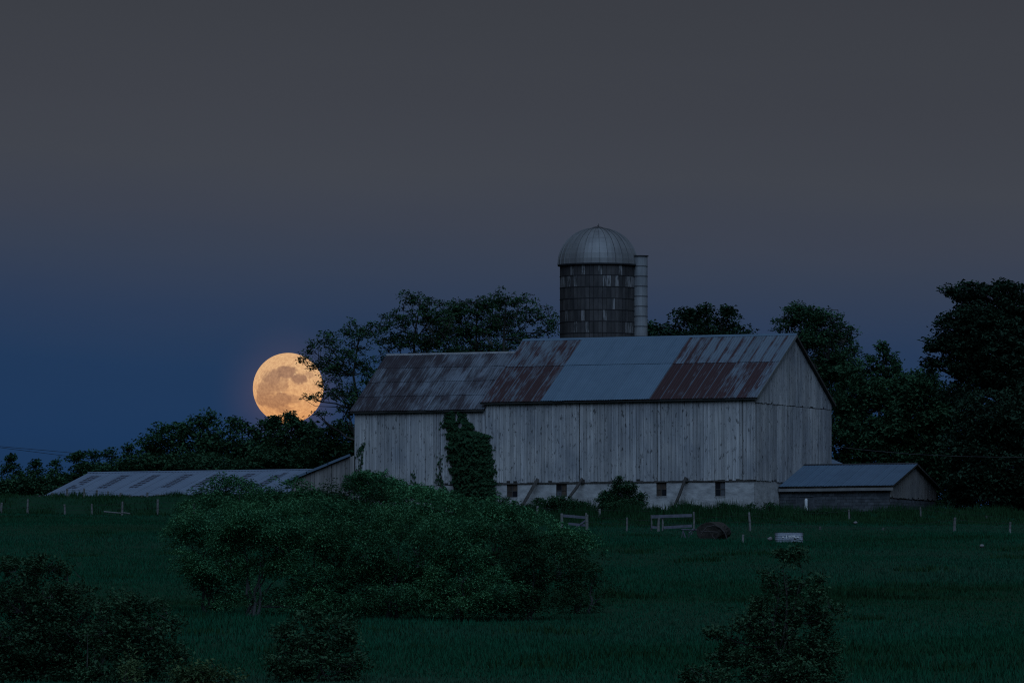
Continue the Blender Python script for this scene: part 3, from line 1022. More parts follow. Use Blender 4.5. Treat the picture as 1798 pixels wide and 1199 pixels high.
# old rusty sheets on the left: the lower row nearly all rust, the upper row patchy
lay(deck, 0.0, xA, -0.05, lapL + 0.1, 0.76, M['roof_rust'], fn=lambda t, i: (0.74 + random.uniform(-.08, .12), 0.0))
lay(deck, 0.0, xA, lapL, DL - 0.02, 0.76, M['roof_rust'], fn=lambda t, i: (0.46 + random.uniform(-.08, .14), 0.1), lift=0.032)
# newer plain sheets in the middle
lay(deck, xA, xB, -0.07, lapL + 0.1, 0.86, M['roof_new'], ribs=5, lift=0.03)
lay(deck, xA, xB, lapL, DL - 0.02, 0.86, M['roof_new'], ribs=5, lift=0.06)
# striped rusty sheets on the right
rl = [0.95, 0.92, 0.90, 0.92, 0.78, 0.76, 0.56, 0.60, 0.78, 0.50, 0.36, 0.3]
ru = [0.42, 0.38, 0.26, 0.20, 0.24, 0.20, 0.22, 0.14, 0.18, 0.12, 0.12, 0.08]
lay(deck, xB, xC, -0.05, lapL + 0.1, 0.72, M['roof_rust'], fn=lambda t, i: (rl[min(i, 11)], 0.25))
lay(deck, xB, xC, lapL, DL - 0.02, 0.72, M['roof_rust'], fn=lambda t, i: (ru[min(i, 11)], 0.85), lift=0.032)
lay(deckb, 0.0, xC, -0.05, DL - 0.02, 0.85, M['roof_rust'], rust=0.3, edge=0.3)
rc = MB().prism([(-0.18, -0.10), (0, 0.03), (0.18, -0.10), (0.18, -0.085), (0, 0.05), (-0.18, -0.085)], 0, LB + 0.3 + OG)
rc.build('ridge_cap', M['roof_new'], barn, (OG, WB / 2, ZR + lift_z + 0.06), (0, 0, math.pi / 2))
MB().box(-LB - 0.28, OG - 0.02, -0.02, 0.02, -0.12, 0.0).build('fascia', M['backing'], barn, (0, -OV + 0.03, ZE - OV * sl + lift_z - 0.03))
MB().box(0, 0.03, 0, DL, -0.12, 0.03).build('rake_board', M['grey_wood'], deck, (LB + 0.3 + OG + 0.002, 0, 0))

# ------------------------------------------------------------------ the lower barn extension
XE = front_x(623, 0.15)
zeL = hz(623, 722, XE, 0.15)
zeR = hz(850, 716, -LB, 0.15)
WE = 11.0
zrL = hz(683, 626, XE, 0.15 + WE / 2)
zrR = hz(880, 627, -LB, 0.15 + WE / 2)
ZE2, ZR2 = (zeL + zeR) / 2, (zrL + zrR) / 2
ext = empty('barn_wing', tuple(BM @ Vector((-LB, 0.15, 0))), -PHI)
tag(ext, 'lower grey board wing on the left of the big barn with streaked metal roof', 'barn wing')
LE = -LB - XE
print('ext', LE, ZE2, ZR2)
ZB2 = hz(700, 852, -24, 0.15)
w2 = MB().box(-LE + 0.01, -0.07, 0.0, 0.12, -0.5, ZE2 + 0.04).build('front_wall', M['backing'], ext)
boards(w2, -LE, -0.06, lambda x: ZB2 - 1.2 * sst(0.3, 0.7, -x / LE) * 0 + 0.0, lambda x: ZE2 + 0.02 + 0.0, M['board'], w=0.27)
MB().box(-LE, -0.06, -0.02, 0.2, -0.8, ZB2 - 0.05).build('foundation', M['whitewash'], ext)
gwe = MB().prism([(0.12, -0.5), (WE, -0.5), (WE, ZE2), (WE / 2, ZR2), (0.12, gable_z(0.12, WE, ZE2, ZR2))], -0.1, 0.0).build('gable_wall', M['board'], ext, (-LE, 0, 0), (0, 0, math.pi / 2))
MB().box(-LE + 0.01, -0.07, WE - 0.12, WE, -0.5, ZE2).build('rear_wall', M['board'], ext)
sl2 = (ZR2 - ZE2) / (WE / 2)
d2, D2 = roof_side(ext, 'roof', -LE - 0.25, -0.08, -OV, ZE2 - OV * sl2 + lift_z, WE / 2, ZR2 + lift_z, M['dark_wood'])
d3, _ = roof_side(ext, 'rear_roof', -LE - 0.25, -0.08, WE + OV, ZE2 - OV * sl2 + lift_z, WE / 2, ZR2 + lift_z, M['dark_wood'])
random.seed(5)
rows = 4
for r_ in range(rows):
    l0, l1 = D2 * r_ / rows - (0.05 if r_ == 0 else 0), D2 * (r_ + 1) / rows + (0.1 if r_ < rows - 1 else -0.02)
    lay(d2, 0.0, LE + 0.17, l0, l1, 0.70, M['roof_old'], lift=0.004 + 0.026 * (r_),
        fn=lambda t, i, r_=r_: (0.47 + (0.16 if t < 0.42 else -0.04) + 0.08 * (r_ == 0) + 0.10 * (r_ == 3) + random.uniform(-.05, .05), 0.15))
lay(d3, 0.0, LE + 0.17, -0.05, D2 - 0.02, 0.8, M['roof_old'], rust=0.4, edge=0.2)
MB().prism([(-0.16, -0.10), (0, 0.02), (0.16, -0.10), (0.16, -0.085), (0, 0.04), (-0.16, -0.085)], 0, LE + 0.17).build(
    'ridge_cap', M['galv'], ext, (-0.08, WE / 2, ZR2 + lift_z + 0.10), (0, 0, math.pi / 2))
MB().box(-LE - 0.23, -0.1, -0.02, 0.02, -0.12, 0.0).build('fascia', M['backing'], ext, (0, -OV + 0.03, ZE2 - OV * sl2 + lift_z - 0.03))

# ------------------------------------------------------------------ the shed on the right
vs0 = side_y(1368)
shed = empty('shed', tuple(BM @ Vector((0.08, vs0, 0))), -PHI)
tag(shed, 'low dark block shed with blue grey metal roof against the barn gable', 'shed')
XS = front_x(1562, vs0) - 0.08
WSH = side_y(1642, XS + 0.08) - vs0
zse = hz(1465, 854, XS / 2, vs0)
zsr = hz(1500, 819, XS / 2, vs0 + WSH / 2)
print('shed', XS, WSH, zse, zsr)


def shed_g(y):
    return zse + (zsr - zse) * (1 - abs(y - WSH / 2) / (WSH / 2))


s1 = MB().box(0.0, XS, 0.0, 0.2, -1.0, zse).build('front_wall', M['backing'], shed)
bw, bh = 0.42, 0.205
BL = MB().box(0, bw - 0.012, -0.035, 0.0, 0, bh - 0.014).mesh('block')
BL.materials.append(M['block'])


def block_wall(parent, x1, z0, z1):
    r_ = 0
    z = z0
    while z + bh <= z1 + 0.02:
        x = -bw / 2 if r_ % 2 else 0.0
        while x < x1 - 0.05:
            if x >= 0 and x + bw <= x1 + 0.01:
                link('block', BL, None, parent, (x, random.uniform(-0.004, 0.004), z))
            else:
                a, b = max(x, 0.0), min(x + bw, x1)
                if b - a > 0.05:
                    MB().box(a, b - 0.012, -0.035, 0.0, z, z + bh - 0.014).build('block', M['block'], parent)
            x += bw
        z += bh
        r_ += 1


block_wall(s1, XS, 0.0, zse - 0.12)
zsg = hz(1562, 873, XS, vs0)
s2 = MB().prism([(0.2, -1.0), (WSH, -1.0), (WSH, zse), (WSH / 2, zsr), (0.2, shed_g(0.2))], 0.0, 0.1).build('gable_wall', M['backing'], shed, (XS, 0, 0), (0, 0, math.pi / 2))
block_wall(s2, WSH, 0.0, zsg)
boards(s2, -0.02, WSH, lambda y: zsg + 0.0, lambda y: shed_g(min(max(y, 0), WSH)) - 0.02, M['board_brown'], w=0.24, proud=0.03)
MB().box(0.0, XS, WSH - 0.15, WSH, -1.0, zse).build('rear_wall', M['block'], shed)
sls = (zsr - zse) / (WSH / 2)
for nm, ye in (('roof', -0.3), ('rear_roof', WSH + 0.3)):
    dk, DS = roof_side(shed, nm, -0.02, XS + 0.35, ye, zse - 0.3 * sls + 0.13, WSH / 2, zsr + 0.13, M['dark_wood'], 0.10)
    lay(dk, 0.0, XS + 0.36, -0.05, DS - 0.02, 0.62, M['roof_shed'], ribs=3)
MB().box(-0.02, XS + 0.34, -0.02, 0.015, -0.19, 0.0).build('fascia', M['trim'], shed, (0, -0.27, zse - 0.3 * sls + 0.0))
MB().prism([(-0.14, -0.05), (0, 0.02), (0.14, -0.05), (0.14, -0.035), (0, 0.04), (-0.14, -0.035)], 0, XS + 0.36).build(
    'ridge_cap', M['black'], shed, (XS + 0.35, WSH / 2, zsr + 0.17), (0, 0, math.pi / 2))
# door in the shed wall
da, db = front_x(1399, vs0) - 0.08, front_x(1429, vs0) - 0.08
dr_ = MB()
dr_.box(da, db, -0.075, -0.045, 0.0, 1.15)
door = dr_.build('door', M['block'], shed)
MB().box(da - 0.05, da - 0.003, -0.085, -0.04, 0.0, 1.2).box(db + 0.003, db + 0.05, -0.085, -0.04, 0.0, 1.2).box(da - 0.05, db + 0.05, -0.085, -0.04, 1.203, 1.25).build('door_frame', M['pane_blue'], door)
# white pipe standing by the door
pc = BM @ Vector((front_x(1415, vs0 - 0.35), vs0 - 0.35, 0))
pz0, pz1 = G(pc.x, pc.y), P(1415, 875, pc.y).z
pm = MB()
pm.tube([(0, 0, -0.1), (0, 0, pz1 - pz0 - 0.12), (0, 0, pz1 - pz0)], [0.10, 0.10, 0.085], 14)
pm.tube([(0, 0, 0.25), (0, 0, 0.3)], [0.112, 0.112], 14)
pp_ = pm.build('pipe', M['enamel'], None, (pc.x, pc.y, pz0), smooth=False)
tag(pp_, 'short white upright pipe in front of the dark shed wall', 'pipe')

# small pale roof showing behind the shed
b1 = P(1458, 806, 522)
hutd = empty('outbuilding', (P(1462, 815, 522).x, 522, G(14, 522)))
tag(hutd, 'pale sloping roof peeking out behind the barn corner above the shed', 'outbuilding')
za, zb_ = P(1458, 806, 522).z - hutd.location.z, P(1500, 822, 522).z - hutd.location.z
xa, xb = -2.0, P(1500, 822, 522).x - hutd.location.x
slp = (zb_ - za) / xb
MB().prism([(xa, za - slp * 2 * 0 + 0.0), (0, za), (xb, zb_), (xb, zb_ - 0.12), (xa, za - 0.12)], 0.0, 4.0).build('roof', M['roof_low'], hutd)
MB().prism([(xa + .1, -0.3), (xb - 0.3, -0.3), (xb - 0.3, zb_ - 0.08), (0, za - 0.14), (xa + .1, za - 0.14)], 0.15, 3.8).build('wall', M['grey_wood'], hutd)

# ------------------------------------------------------------------ silo
sdist = 524.0
sc_px = 1049.5
silo_c = P(sc_px, 700, sdist)
silo = empty('silo', (silo_c.x, sdist, G(silo_c.x, sdist)))
tag(silo, 'tall dark stave silo with ribbed metal dome behind the barn ridge', 'silo')
SZ = silo.location.z
RS = 66.5 * sdist / F
zt = P(sc_px, 466, sdist).z - SZ
MB().ring((0, 0), RS - 0.2, RS - 0.05, -0.3, zt, 60).build('core', M['backing'], silo)
rowh = 20.2 * sdist / F
nst = 54
stm = MB()
aw = 2 * math.pi / nst
stm.add([(RS * math.cos(-aw / 2 + 0.006), RS * math.sin(-aw / 2 + 0.006), 0.012), (RS * math.cos(aw / 2 - 0.006), RS * math.sin(aw / 2 - 0.006), 0.012),
         (RS * math.cos(aw / 2 - 0.006), RS * math.sin(aw / 2 - 0.006), rowh - 0.012), (RS * math.cos(-aw / 2 + 0.006), RS * math.sin(-aw / 2 + 0.006), rowh - 0.012)] +
        [((RS - 0.05) * math.cos(s * (aw / 2 - 0.006)), (RS - 0.05) * math.sin(s * (aw / 2 - 0.006)), z) for s, z in ((-1, 0.012), (1, 0.012), (1, rowh - 0.012), (-1, rowh - 0.012))],
        [(0, 1, 2, 3), (4, 0, 3, 7), (1, 5, 6, 2), (3, 2, 6, 7), (4, 5, 1, 0)])
sme = stm.mesh('stave')
sme.materials.append(M['stave'])
sme2 = sme.copy()
sme2.materials.clear()
sme2.materials.append(M['stave_pale'])
random.seed(21)
pale = {(1, k) for k in (0,)}
rest = MB()
nrow = int(zt / rowh) + 1
for r_ in range(nrow):
    z = zt - rowh * (r_ + 1)
    for k in range(nst):
        ang = aw * k
        dcam = math.cos(ang + math.pi / 2)   # 1 when the stave faces the camera
        if dcam > -0.15 and r_ < 8:
            deg = math.degrees(ang + math.pi / 2) % 360
            deg = deg - 360 if deg > 180 else deg
            me = sme
            if r_ == 1 and random.random() < 0.5:
                me = sme2
            elif r_ in (0, 3, 4, 5) and random.random() < 0.10:
                me = sme2
            link('stave', me, None, silo, (0, 0, z), (0, 0, ang))
        else:
            ca, sa = math.cos(ang), math.sin(ang)
            rest.add([(x * ca - y * sa, x * sa + y * ca, zz + z) for x, y, zz in stm.v], stm.f)
tag(rest.build('staves', M['stave'], silo), kind='stuff')
hp = MB().ring((0, 0), RS - 0.01, RS + 0.022, -0.02, 0.02, 60).mesh('hoop')
hp.materials.append(M['black'])
for r_ in range(0, 9):
    link('hoop', hp, None, silo, (0, 0, zt - rowh * r_ - (0.03 if r_ == 0 else 0)))
# dome: gores meeting at a small cap
RD = 69.5 * sdist / F
HD = P(sc_px, 401, sdist).z - P(sc_px, 466, sdist).z
ng = 30
gm = MB()
prof = []
for j in range(11):
    a = (math.pi / 2) * j / 10 * 0.93
    prof.append((RD * math.cos(a) ** 0.93, HD * math.sin(a) / math.sin(math.pi / 2 * 0.93)))
hw = math.pi / ng
for j, (r_, z) in enumerate(prof):
    gm.v += [(r_ * math.cos(-hw), r_ * math.sin(-hw), z), ((r_ + 0.0) * math.cos(0), 0, z), (r_ * math.cos(hw), r_ * math.sin(hw), z)]
for j in range(10):
    for k in range(2):
        a = j * 3 + k
        gm.f.append((a, a + 1, a + 4, a + 3))
for j, (r_, z) in enumerate(prof):     # standing seam on one side
    t0, t1 = hw - 0.011 * RD / max(r_, 0.3) * 0.9, hw
    gm.v += [(r_ * math.cos(t0), r_ * math.sin(t0), z), ((r_ + 0.055) * math.cos(t0), (r_ + 0.055) * math.sin(t0), z + 0.03),
             ((r_ + 0.055) * math.cos(t1), (r_ + 0.055) * math.sin(t1), z + 0.03), (r_ * math.cos(t1), r_ * math.sin(t1), z)]
b_ = 33
for j in range(10):
    for k in range(3):
        a = b_ + j * 4 + k
        gm.f.append((a, a + 1, a + 5, a + 4))
gme_ = gm.mesh('dome_panel')
gme_.materials.append(M['dome'])
for k in range(ng):
    link('dome_panel', gme_, None, silo, (0, 0, zt), (0, 0, 2 * hw * k + 0.05))
MB().ring((0, 0), RD - 0.1, RD + 0.035, zt - 0.06, zt + 0.03, 60).build('dome_rim', M['black'], silo)
cp = MB()
cr_ = prof[-1][0] + 0.12
for j in range(5):
    a = math.pi / 2 * j / 4
    for i in range(20):
        t = 2 * math.pi * i / 20
        cp.v.append((cr_ * math.cos(a) * math.cos(t), cr_ * math.cos(a) * math.sin(t), zt + HD - 0.03 + 0.14 * math.sin(a)))
for j in range(4):
    for i in range(20):
        cp.f.append((j * 20 + i, j * 20 + (i + 1) % 20, (j + 1) * 20 + (i + 1) % 20, (j + 1) * 20 + i))
cap = cp.build('dome_cap', M['black'], silo)
MB().tube([(0.05, 0, zt + HD + 0.05), (0.05, 0, zt + HD + 0.32)], [0.02, 0.012], 6).tube([(-0.03, 0, zt + HD + 0.16), (0.12, 0, zt + HD + 0.2)], [0.02, 0.02], 5).build('finial', M['black'], cap)
# unloading chute
chx = P(1124, 500, sdist).x - silo_c.x
chy = -math.sqrt(max(0.01, RS * RS - (chx - 0.1) ** 2)) if abs(chx) < RS else -0.35
rcx = 12.8 * sdist / F
zct = P(1124, 451, sdist).z - SZ
chute = MB().ring((chx, -0.45), rcx - 0.07, rcx - 0.03, 0.2, zct - 0.02, 24).build('chute', M['backing'], silo)
seg = 17.6 * sdist / F
nsg = int((zct - 0.2) / seg)
sg = MB().ring((0, 0), rcx - 0.02, rcx, 0.02, seg - 0.02, 24)
sgm = sg.mesh('chute_section')
sgm.materials.append(M['galv'])
sb = MB().ring((0, 0), rcx - 0.01, rcx + 0.02, -0.018, 0.018, 24).mesh('chute_band')
sb.materials.append(M['black'])
for k in range(nsg):
    link('chute_section', sgm, None, chute, (chx, -0.45, zct - seg * (k + 1)))
    link('chute_band', sb, None, chute, (chx, -0.45, zct - seg * (k + 1)))
MB().ring((chx, -0.45), rcx - 0.1, rcx + 0.07, zct - 0.01, zct + 0.05, 24).build('chute_cap', M['black'], chute)
MB().box(chx - rcx - 0.10, chx - rcx + 0.0, -0.5, -0.1, zct - 0.9, zct + 0.03).build('chute_bracket', M['black'], chute)

# ------------------------------------------------------------------ long low building, left
c1 = P(540, 825, 521)
low = empty('long_building', (c1.x, 521, 0), -PHI)
LM = Matrix.Translation(Vector((c1.x, 521, 0))) @ Matrix.Rotation(-PHI, 4, 'Z')
LI = LM.inverted()


def low_x(px, y_off):
    a, b = LI @ P(px, 700, 400), LI @ P(px, 700, 700)
    t = (y_off - a.y) / (b.y - a.y)
    return a.x + (b.x - a.x) * t


zlr = c1.z
WL = 7.0
xl = low_x(155, 0)
zle = P(78, 873, (LM @ Vector((xl, -WL, 0))).y).z
gl = G(-20, 520)
low.location.z = gl
tag(low, 'long low building with a pale metal roof and dashed skylight strips', 'building')
zlr -= gl
zle -= gl
XR = 3.5
print('low', xl, zlr, zle, gl)
dk, DLW = roof_side(low, 'roof', xl, XR, -WL, zle, 0.0, zlr, M['dark_wood'], 0.12)
lay(dk, 0.0, XR - xl, -0.03, DLW - 0.01, 0.95, M['roof_low'], ribs=4)
dk2, _ = roof_side(low, 'rear_roof', xl, XR, WL, zle, 0.0, zlr, M['dark_wood'], 0.12)
lay(dk2, 0.0, XR - xl, -0.03, DLW - 0.01, 0.95, M['roof_low'], ribs=4)
MB().prism([(-0.14, -0.05), (0, 0.01), (0.14, -0.05), (0.14, -0.035), (0, 0.03), (-0.14, -0.035)], 0, XR - xl).build('ridge_cap', M['roof_low'], low, (XR, 0, zlr + 0.05), (0, 0, math.pi / 2))
MB().box(xl + 0.3, XR - 0.3, -WL + 0.35, -WL + 0.5, -0.2, zle + 0.02).build('wall', M['board_brown'], low)
MB().box(xl + 0.3, xl + 0.45, -WL + 0.5, WL - 0.5, -0.2, zle + 0.02).build('end_wall', M['board_brown'], low)
MB().box(xl + 0.3, XR - 0.3, WL - 0.5, WL - 0.35, -0.2, zle + 0.02).build('rear_wall', M['board_brown'], low)
pn = MB().box(0, 0.27, 0, 0.37, 0, 0.008).mesh('pane')
pn.materials.append(M['skylight'])
for (pt, ptop, pb_, pbot) in [(164, 834, 126, 858), (217, 833, 181, 858), (272, 833, 238, 858), (328, 833, 294, 857), (380, 833, 346, 857), (438, 833, 404, 857), (492, 833, 458, 857)]:
    vt = (0.90 - 0.03 * random.random()) * DLW
    xt = low_x(pt, -WL * (1 - 0.90)) - xl
    v0 = 0.34 * DLW
    sk = MB().box(xt - 0.03, xt + 0.70, v0, vt, 0.02, 0.03).build('skylight', M['roof_low'], dk)
    nr = 7
    for k in range(nr):
        for c_ in range(2):
            if random.random() < 0.96:
                link('pane', pn, None, sk, (xt + 0.03 + c_ * 0.34 + random.uniform(-.01, .01), v0 + 0.03 + (vt - v0 - 0.05) * k / nr, 0.031 + 0.002 * (k % 2)))
# low canopy opening at its eave
cx_ = low_x(292, -WL)
can = MB().box(cx_ - 0.5, cx_ + 0.5, -WL - 0.55, -WL - 0.05, zle + 0.02, zle + 0.08).build('canopy', M['trim'], low)
MB().box(cx_ - 0.46, cx_ + 0.46, -WL - 0.36, -WL - 0.10, zle - 0.28, zle - 0.0).build('opening', M['glass'], low)
MB().box(cx_ - 0.5, cx_ + 1.2, -WL - 0.30, -WL - 0.12, zle - 1.6, zle - 0.285).build('feed_bay', M['board_brown'], low)

# lean-to with sloping dark roof between the low building and the barn wing
ld = 506.0
o_ = P(505, 843, ld)
lean = empty('lean_to', (o_.x, ld, G(o_.x, ld)), 0)
tag(lean, 'weathered board lean-to with a dark sloping roof edge beside the barn wing', 'lean-to')
lz = lean.location.z
x1_ = P(622, 796, ld).x - o_.x
zA, zB = o_.z - lz, P(622, 796, ld).z - lz
wm = MB().prism([(0.3, -0.4), (x1_, -0.4), (x1_, zB - 0.12), (0.3, zA + (zB - zA) * 0.3 / x1_ - 0.12)], 0.03, 3.5).build('wall', M['backing'], lean)
boards(wm, 0.32, x1_, lambda x: -0.1, lambda x: zA + (zB - zA) * x / x1_ - 0.13, M['board_brown'], w=0.28)
for k, xx in enumerate((-0.2, 1.2, 2.6)):
    a, b = xx, min(xx + 1.45, x1_)
    s_ = (zB - zA) / x1_
    MB().prism([(a, zA + s_ * a - 0.10 + 0.015 * k), (b, zA + s_ * b - 0.10 + 0.015 * k), (b, zA + s_ * b + 0.06 + 0.015 * k), (a, zA + s_ * a + 0.06 + 0.015 * k)], -0.3, 3.7).build(
        'roof_panel', M['roof_shed'], lean)

# ------------------------------------------------------------------ beams leaning on the foundation
def beam(name, label, top, bot, r, mat, square=False, cleat=False):
    a = BM @ Vector((front_x(top[0], -0.12), -0.12, 0))
    pa = P(top[0], top[1], a.y)
    pb_ = P(bot[0], bot[1], a.y - 1.0)
    pb_.z = min(pb_.z, G(pb_.x, pb_.y) + 0.02) if bot[1] > 885 else pb_.z
    dirv = (pb_ - pa)
    pb_ = pa + dirv * 1.06
    m = MB()
    mid = pa.lerp(pb_, 0.45) + Vector((0.05 if not square else 0, 0, 0))
    q = [(p - pb_) for p in (pa, mid, pb_)]
    m.tube(q, [r, r * (1.0 if square else 1.12), r], 4 if square else 8)
    o = m.build(name, mat, None, pb_)
    tag(o, label, 'beam', 'beams propping the barn wall')
    return o


beam('prop_beam', 'thick squared timber propped against the wall right of the first foundation window', (944, 841), (911, 890), 0.15, M['log'], True)
beam('prop_beam', 'short crooked log propped just right of the second foundation window', (1022, 840), (1000, 872), 0.09, M['log'])
beam('prop_beam', 'long crooked log propped between the third and fourth foundation windows', (1204, 838), (1178, 896), 0.09, M['log'])
for px_ in (1024, 1206):
    a = front_x(px_, -0.08)
    cl_ = MB().box(a - 0.12, a + 0.10, -0.20, -0.055, Z0 - 0.08, Z0 + 0.16).build('cleat', M['log'], barn)

# ------------------------------------------------------------------ ivy on the barn
iv = empty('ivy', tuple(BM @ Vector((-LB - 0.2, -0.05, 0))), -PHI)
tag(iv, 'thick dark green ivy climbing the joint between barn and wing', 'ivy')
ivx = [(724, 792, 806), (732, 788, 814), (745, 786, 824), (757, 788, 832), (764, 788, 856), (775, 790, 859), (800, 790, 860), (830, 796, 866), (860, 800, 868), (885, 800, 872), (898, 796, 880)]
N_IV = 19000
py_ = RNG.uniform(722, 898, N_IV)
lo_ = np.interp(py_, [r[0] for r in ivx], [r[1] for r in ivx])
hi_ = np.interp(py_, [r[0] for r in ivx], [r[2] for r in ivx])
tt = RNG.random(N_IV)
px_ = lo_ + (hi_ - lo_) * tt + RNG.normal(0, 3.0, N_IV) + 2.5 * np.sin(py_ * 0.31 + 9 * (tt > .5)) + 2 * np.sin(py_ * 0.83)
# a hole of bare boards in the narrow upper part
keep = ~((py_ < 760) & (np.hypot(px_ - 810, (py_ - 747) * 0.7) < 5))
keep &= ~((py_ < 740) & (np.abs(px_ - 803) < 3.5))
px_, py_, tt = px_[keep], py_[keep], tt[keep]
# stray tendrils
for (xa_, ya_, xb_, yb_, n_) in [(786, 730, 776, 752, 50), (775, 800, 769, 850, 50), (772, 838, 783, 862, 50), (636, 780, 633, 830, 60), (641, 778, 628, 800, 40), (727, 830, 730, 852, 25), (820, 760, 830, 770, 60), (860, 790, 866, 830, 120)]:
    t_ = RNG.random(n_)
    px_ = np.concatenate([px_, xa_ + (xb_ - xa_) * t_ + RNG.normal(0, 2.5, n_)])
    py_ = np.concatenate([py_, ya_ + (yb_ - ya_) * t_ + RNG.normal(0, 2.5, n_)])
    tt = np.concatenate([tt, np.full(n_, 0.02)])
ivl = np.zeros((len(px_), 3))
for i in range(len(px_)):
    wall_y = -0.03 if px_[i] > 853 else 0.12
    fx = front_x(px_[i], wall_y)
    w_ = BM @ Vector((fx, wall_y, 0))
    ivl[i] = (fx, wall_y, P(px_[i], py_[i], w_.y).z - BZ)
bulge = 4 * tt * (1 - tt)
fat = np.interp(py_, [720, 760, 775, 900], [0.28, 0.35, 0.7, 1.0]) * RNG.uniform(0.45, 1.15, (60, 60))[((px_ + 3 * np.sin(py_ * .3)) / 4.5).astype(int) % 60, ((py_ + 3 * np.sin(px_ * .4)) / 6.0).astype(int) % 60]
ivl[:, 1] -= 0.04 + RNG.random(len(px_)) ** 0.6 * bulge * fat
ivl[:, 0] -= iv_off if (iv_off := 0) else 0
ivl -= np.array([(-LB - 0.2), -0.05, 0])[None]
n = len(ivl)
nrm = np.stack([RNG.normal(0, 0.5, n), -np.ones(n), RNG.normal(0.6, 0.5, n)], 1)
nrm /= np.linalg.norm(nrm, axis=1)[:, None]
t_ = np.stack([RNG.normal(0, 0.5, n), np.zeros(n), -np.ones(n)], 1)
t_ -= nrm * (t_ * nrm).sum(1)[:, None]
t_ /= np.linalg.norm(t_, axis=1)[:, None]
s_ = np.cross(nrm, t_)
L_ = RNG.uniform(0.08, 0.19, n)[:, None]
V = np.stack([ivl - t_ * L_ / 2, ivl + s_ * L_ * 0.42, ivl + t_ * L_ / 2, ivl - s_ * L_ * 0.42], 1).reshape(-1, 3)
link('leaves', np_mesh('leaves', V, np.arange(len(V)), 4), M['leaf_ivy'], iv)
st = MB()
for (xs0, xs1, yt) in [(800, 796, 728), (815, 812, 735), (830, 828, 765), (845, 846, 770), (774, 770, 800), (634, 634, 782)]:
    for_y = 0.08
    p0, p1 = front_x(xs0, for_y), front_x(xs1, for_y)
    zt_ = hz(xs1, yt, p1, for_y)
    q = [(p0 + LB + 0.2 + random.uniform(-.1, .1) * (i > 0), for_y + 0.02, (zt_) * i / 6 - 0.1) for i in range(7)]
    st.tube(q, [0.05 - 0.005 * i for i in range(7)], 5)
st.build('stems', M['bark'], iv)

# ------------------------------------------------------------------ shrubs by the barn
YS = dict(mat=M['leaf_yard'], spray=0.28, flat=0.6, per=30, leaf=0.13, up_sig=0.7, dens=1.6, trunk_r=0.04, limb_r=0.03, stems=3, shell=0.4, twig=False)
YG = 'shrubs along the barn foundation'
yard = [
    (894, 494, 'thin weedy shrub below the first foundation window', [(888, 882, 9, 10), (897, 888, 14, 8), (880, 892, 12, 8)]),
    (965, 492, 'low rounded shrub covering the foot of the second foundation window', [(955, 885, 22, 14), (985, 882, 28, 14), (1015, 888, 22, 12), (1000, 892, 40, 12)]),
    (1092, 490, 'tall leafy shrub with upright tips, largest one against the white foundation', [(1088, 862, 24, 20), (1070, 875, 26, 16), (1115, 875, 24, 18), (1090, 890, 46, 14), (1088, 842, 6, 9), (1105, 856, 16, 10), (1065, 862, 10, 8)]),
    (1212, 491, 'small round shrub just right of the long propped log', [(1214, 893, 20, 10), (1205, 900, 24, 10), (1226, 898, 16, 10)]),
    (1276, 491, 'low wide shrub under the fourth foundation window', [(1278, 893, 22, 10), (1265, 900, 26, 10), (1295, 899, 18, 10)]),
    (1318, 491, 'spindly shrub left of the foundation corner', [(1318, 890, 12, 8), (1308, 898, 12, 8), (1328, 897, 12, 8)]),
    (1352, 491, 'shrub at the right corner of the white foundation', [(1352, 891, 16, 10), (1362, 898, 18, 12), (1340, 902, 14, 8)]),
]
yard2 = [
    (1150, 492, 'low weedy shrub between the tallest yard shrub and the long propped log', [(1150, 898, 16, 8), (1165, 901, 16, 7), (1138, 900, 12, 8)]),
    (1245, 491, 'thin weedy shrub between the two small round shrubs', [(1246, 900, 14, 8), (1240, 903, 14, 6)]),
    (920, 491, 'leafy shrub at the foot of the thick squared timber', [(915, 892, 20, 9), (930, 897, 24, 10), (900, 898, 16, 8)]),
    (1440, 480, 'low rank weeds in front of the shed door', [(1440, 902, 30, 6), (1470, 904, 26, 5), (1405, 902, 26, 6)]),
]
yard += yard2
for px, d, lab, bl in yard:
    plant('shrub', lab, 'shrub', d, bl, px, group=YG, **YS)
bank = [
    (662, 496, 'broad green bush on the bank at the left corner of the barn wing', [(650, 838, 36, 12), (690, 848, 30, 12), (630, 850, 30, 18), (670, 862, 50, 20)]),
    (735, 494, 'green bush on the bank under the middle of the barn wing', [(735, 862, 34, 12), (760, 868, 30, 14), (710, 868, 34, 18)]),
    (822, 490, 'bushy growth at the foot of the ivy', [(815, 884, 40, 14), (850, 892, 36, 14), (785, 876, 30, 14), (880, 900, 34, 12)]),
]
for px, d, lab, bl in bank:
    plant('shrub', lab, 'shrub', d, bl, px, group='bushes on the bank below the barn wing', **{**YS, 'mat': M['leaf_sumac'], 'spray': 0.35, 'leaf': 0.17})

